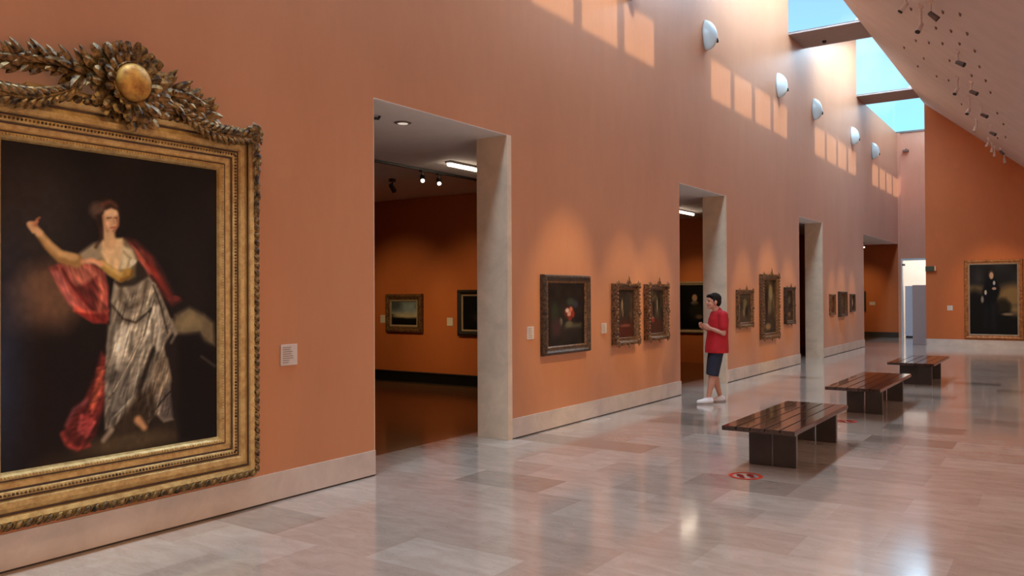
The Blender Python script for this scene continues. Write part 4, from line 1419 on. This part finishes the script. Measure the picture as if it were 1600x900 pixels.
# hair
bm = bmesh.new()
ellipsoid(bm, (-.030, 0, 1.582), .102, .083, .092)
ellipsoid(bm, (-.062, 0, 1.535), .066, .076, .085)
capsule(bm, (.05, -.045, 1.625), .026, (.05, .045, 1.625), .026, n=10)
capsule(bm, (.07, -.02, 1.622), .022, (.095, .01, 1.612), .014, n=10)
for s in (-1, 1):
    capsule(bm, (.005, s * .072, 1.575), .016, (.008, s * .073, 1.53), .010, n=8)
remeshed(link('hair', bm, M['hair'], man), .006, 2)
for s in (-1, 1):
    bm = bmesh.new()
    ellipsoid(bm, (.0785, s * .030, 1.545), .009, .012, .007, seg=10)
    link('eye', bm, M['eye'], man, smooth=True)
bm = bmesh.new()
ellipsoid(bm, (.087, 0, 1.474), .007, .024, .008, seg=10)
link('mouth', bm, M['lip'], man, smooth=True)
# t-shirt
def loft(bm, rings, n=28):
    prev = None
    for (cx, cy, rx, ry, z) in rings:
        row = [bm.verts.new((cx + rx * math.cos(2 * PI * i / n), cy + ry * math.sin(2 * PI * i / n), z)) for i in range(n)]
        if prev:
            for i in range(n):
                bm.faces.new((prev[i], prev[(i + 1) % n], row[(i + 1) % n], row[i]))
        else:
            bm.faces.new(row[::-1])
        prev = row
    bm.faces.new(prev)
bm = bmesh.new()
loft(bm, [(-.052, 0, .172, .226, .765), (-.054, 0, .170, .222, .85), (-.062, 0, .155, .202, 1.0), (-.075, 0, .150, .196, 1.15), (-.085, 0, .146, .200, 1.27), (-.09, 0, .115, .18, 1.345), (-.085, 0, .08, .11, 1.39)])
capsule(bm, (-.09, -.155, 1.330), .074, (-.09, .155, 1.330), .074)
capsule(bm, (-.083, 0, 1.35), .084, (-.075, 0, 1.385), .070)
for s in (-1, 1):
    e = Vector((-.075, .235, 1.065)) if s > 0 else Vector((-.04, -.225, 1.075))
    sh = Vector((-.09, s * .185, 1.33))
    capsule(bm, sh, .074, sh.lerp(e, .66), .068)
sh_o = remeshed(link('t_shirt', bm, M['shirt'], man), .009, 4)
# shorts
bm = bmesh.new()
ellipsoid(bm, (-.058, 0, .86), .128, .175, .13)
for h, k in ((hipL, kneeL), (hipR, kneeR)):
    h, k = Vector(h), Vector(k)
    capsule(bm, h, .098, h.lerp(k, .5), .095)
    q = k + Vector((.004, 0, -.045))
    tube(bm, [h.lerp(k, .45), h.lerp(k, .8), q], [.098, .096, .092], n=18)
remeshed(link('shorts', bm, M['shorts'], man), .008, 2)
for nm, a in (('L', ankL), ('R', ankR)):
    bm = bmesh.new()
    capsule(bm, (a[0] - .035, a[1], .055), .043, (a[0] + .06, a[1], .048), .044)
    capsule(bm, (a[0] + .05, a[1], .042), .045, (a[0] + .15, a[1] * 1.06, .036), .034)
    capsule(bm, (a[0] - .02, a[1], .06), .042, (a[0] - .005, a[1], .085), .040)
    sh = remeshed(link('shoe', bm, M['shoe'], man), .007, 3)
    bm = bmesh.new()
    pts = []
    for i in range(24):
        t = 2 * PI * i / 24
        x = .045 + .135 * math.cos(t)
        pts.append((a[0] + x, a[1] + (.044 + .006 * math.cos(t)) * math.sin(t) + (.06 * a[1] * max(0, math.cos(t)))))
    lo = [bm.verts.new((x, y, 0.0)) for x, y in pts]
    hi = [bm.verts.new((x, y, .022)) for x, y in pts]
    bm.faces.new(lo[::-1])
    bm.faces.new(hi)
    for i in range(24):
        j = (i + 1) % 24
        bm.faces.new((lo[i], lo[j], hi[j], hi[i]))
    link('sole', bm, M['sole'], sh)

# ================================================================== LIGHT
w = bpy.data.worlds.new('sky')
SC.world = w
w.use_nodes = True
nt = w.node_tree
bg = nt.nodes['Background']
tc = N(nt, 'ShaderNodeTexCoord')
sx = N(nt, 'ShaderNodeSeparateXYZ')
nt.links.new(tc.outputs['Generated'], sx.inputs[0])
r = ramp(nt, [(0.12, s2l((150, 226, 238))), (0.24, s2l((152, 212, 242))), (0.34, s2l((146, 192, 238))), (0.9, s2l((110, 170, 235)))])
nt.links.new(sx.outputs['Z'], r.inputs['Fac'])
nz = N(nt, 'ShaderNodeTexNoise', Scale=5.0, Detail=5.0)
nt.links.new(tc.outputs['Generated'], nz.inputs['Vector'])
cr = ramp(nt, [(0.52, (0, 0, 0)), (0.75, (1, 1, 1))])
nt.links.new(nz.outputs['Fac'], cr.inputs['Fac'])
mx = N(nt, 'ShaderNodeMix', data_type='RGBA')
nt.links.new(cr.outputs['Color'], mx.inputs[0])
nt.links.new(r.outputs['Color'], mx.inputs[6])
mx.inputs[7].default_value = (*s2l((226, 242, 250)), 1)
nt.links.new(mx.outputs[2], bg.inputs['Color'])
bg.inputs['Strength'].default_value = 1.3

def lamp(name, kind, loc, energy, col, target=None, **kw):
    l = bpy.data.lights.new(name, kind)
    l.energy = energy
    l.color = col
    for k, v in kw.items():
        setattr(l, k, v)
    o = bpy.data.objects.new(name, l)
    COL.objects.link(o)
    o.location = loc
    if target is not None:
        o.rotation_euler = (Vector(target) - Vector(loc)).to_track_quat('-Z', 'Y').to_euler()
    return o

sun_d = Vector((-1.54, .55, -2.38))
lamp('sun', 'SUN', (4, 10, 20), 4.2, (1, .86, .66), target=Vector((4, 10, 20)) + sun_d, angle=.02)
for (y0, y1, k) in bays:  # unseen area lamps added under the lantern roofs to strengthen the sky light
    c = (y0 + y1) / 2
    o = lamp('added_sky_fill', 'AREA', (1.0, c + .3, 8.6 if k < 2 else 8.22), (320 if k < 2 else 120) if k > -3 else 200, (.53, .78, 1.0), shape='RECTANGLE', size=.9, size_y=5.0)
    o.rotation_euler = (math.radians(14.3 if k < 2 else 11.0), 0, 0)
# fill lamps added out of view, over the right-hand side and behind the camera
for y, e in ((-5, 300), (2, 320), (9, 250), (16, 200), (23, 150)):
    lamp('added_hall_fill', 'AREA', (8.4, y, z_s1 - .02), e, (1, .86, .75), target=(7.6, y, 0), shape='RECTANGLE', size=1.2, size_y=3.0)
lamp('bright_room_lamp', 'AREA', (.8, 35.4, 3.58), 55, (1, .97, .93), target=(.8, 35.4, 0), shape='RECTANGLE', size=2.2, size_y=3.4)

WARM = (1.0, .73, .34)
def pic_spot(src, tgt, e, size=26, blend=.8):
    lamp('picture_spot', 'SPOT', src, e * 2.9, WARM, target=tgt, spot_size=math.radians(size), spot_blend=blend, shadow_soft_size=.05)
for y, e, sz in ((3.0, 60, 36), (8.88, 190, 24), (10.52, 150, 20), (11.56, 150, 20), (15.7, 150, 19), (17.26, 190, 24), (18.76, 150, 19), (22.8, 130, 15), (23.92, 150, 17), (25.22, 130, 15)):
    pic_spot((3.46, y + .2, 5.6), (0, y, 1.45), e, sz)
pic_spot((3.5, 24.0, 5.55), (3.36, Y_END, 1.6), 120, 30)
for (x, y) in ((-5.13, 11.6), (-3.35, 11.6)):
    pic_spot((x + .1, 8.6, 3.3), (x, y, 1.0), 46, 60, 1.0)
pic_spot((-2.1, 16.2, 3.3), (-2.12, 18.7, 1.3), 36, 50, 1.0)
pic_spot((-1.4, 30.6, 3.3), (-1.3, 33, 1.3), 36, 60, 1.0)
pic_spot((-4.2, 22.6, 3.3), (-4.2, 25.9, 1.3), 34, 60, 1.0)

# ================================================================== CAMERA
cam = bpy.data.cameras.new('camera')
co = bpy.data.objects.new('camera', cam)
COL.objects.link(co)
yaw, pit, rol = .6015, .0087, -.0049
F = Vector((-math.sin(yaw) * math.cos(pit), math.cos(yaw) * math.cos(pit), math.sin(pit)))
R = Vector((math.cos(yaw), math.sin(yaw), 0))
U = R.cross(F)
R2 = R * math.cos(rol) + U * math.sin(rol)
U2 = -R * math.sin(rol) + U * math.cos(rol)
co.matrix_world = Matrix(((R2.x, U2.x, -F.x, 5.2963), (R2.y, U2.y, -F.y, 0), (R2.z, U2.z, -F.z, 1.65), (0, 0, 0, 1)))
cam.sensor_width = 36
cam.lens = 1274.4 * 36 / 1600
cam.clip_end = 300
SC.camera = co
SC.view_settings.view_transform = 'Standard'
SC.view_settings.look = 'None'
SC.view_settings.exposure = 0.14
SC.cycles.use_denoising = True
SC.cycles.max_bounces = 10
SC.cycles.diffuse_bounces = 6
SC.cycles.sample_clamp_indirect = 8
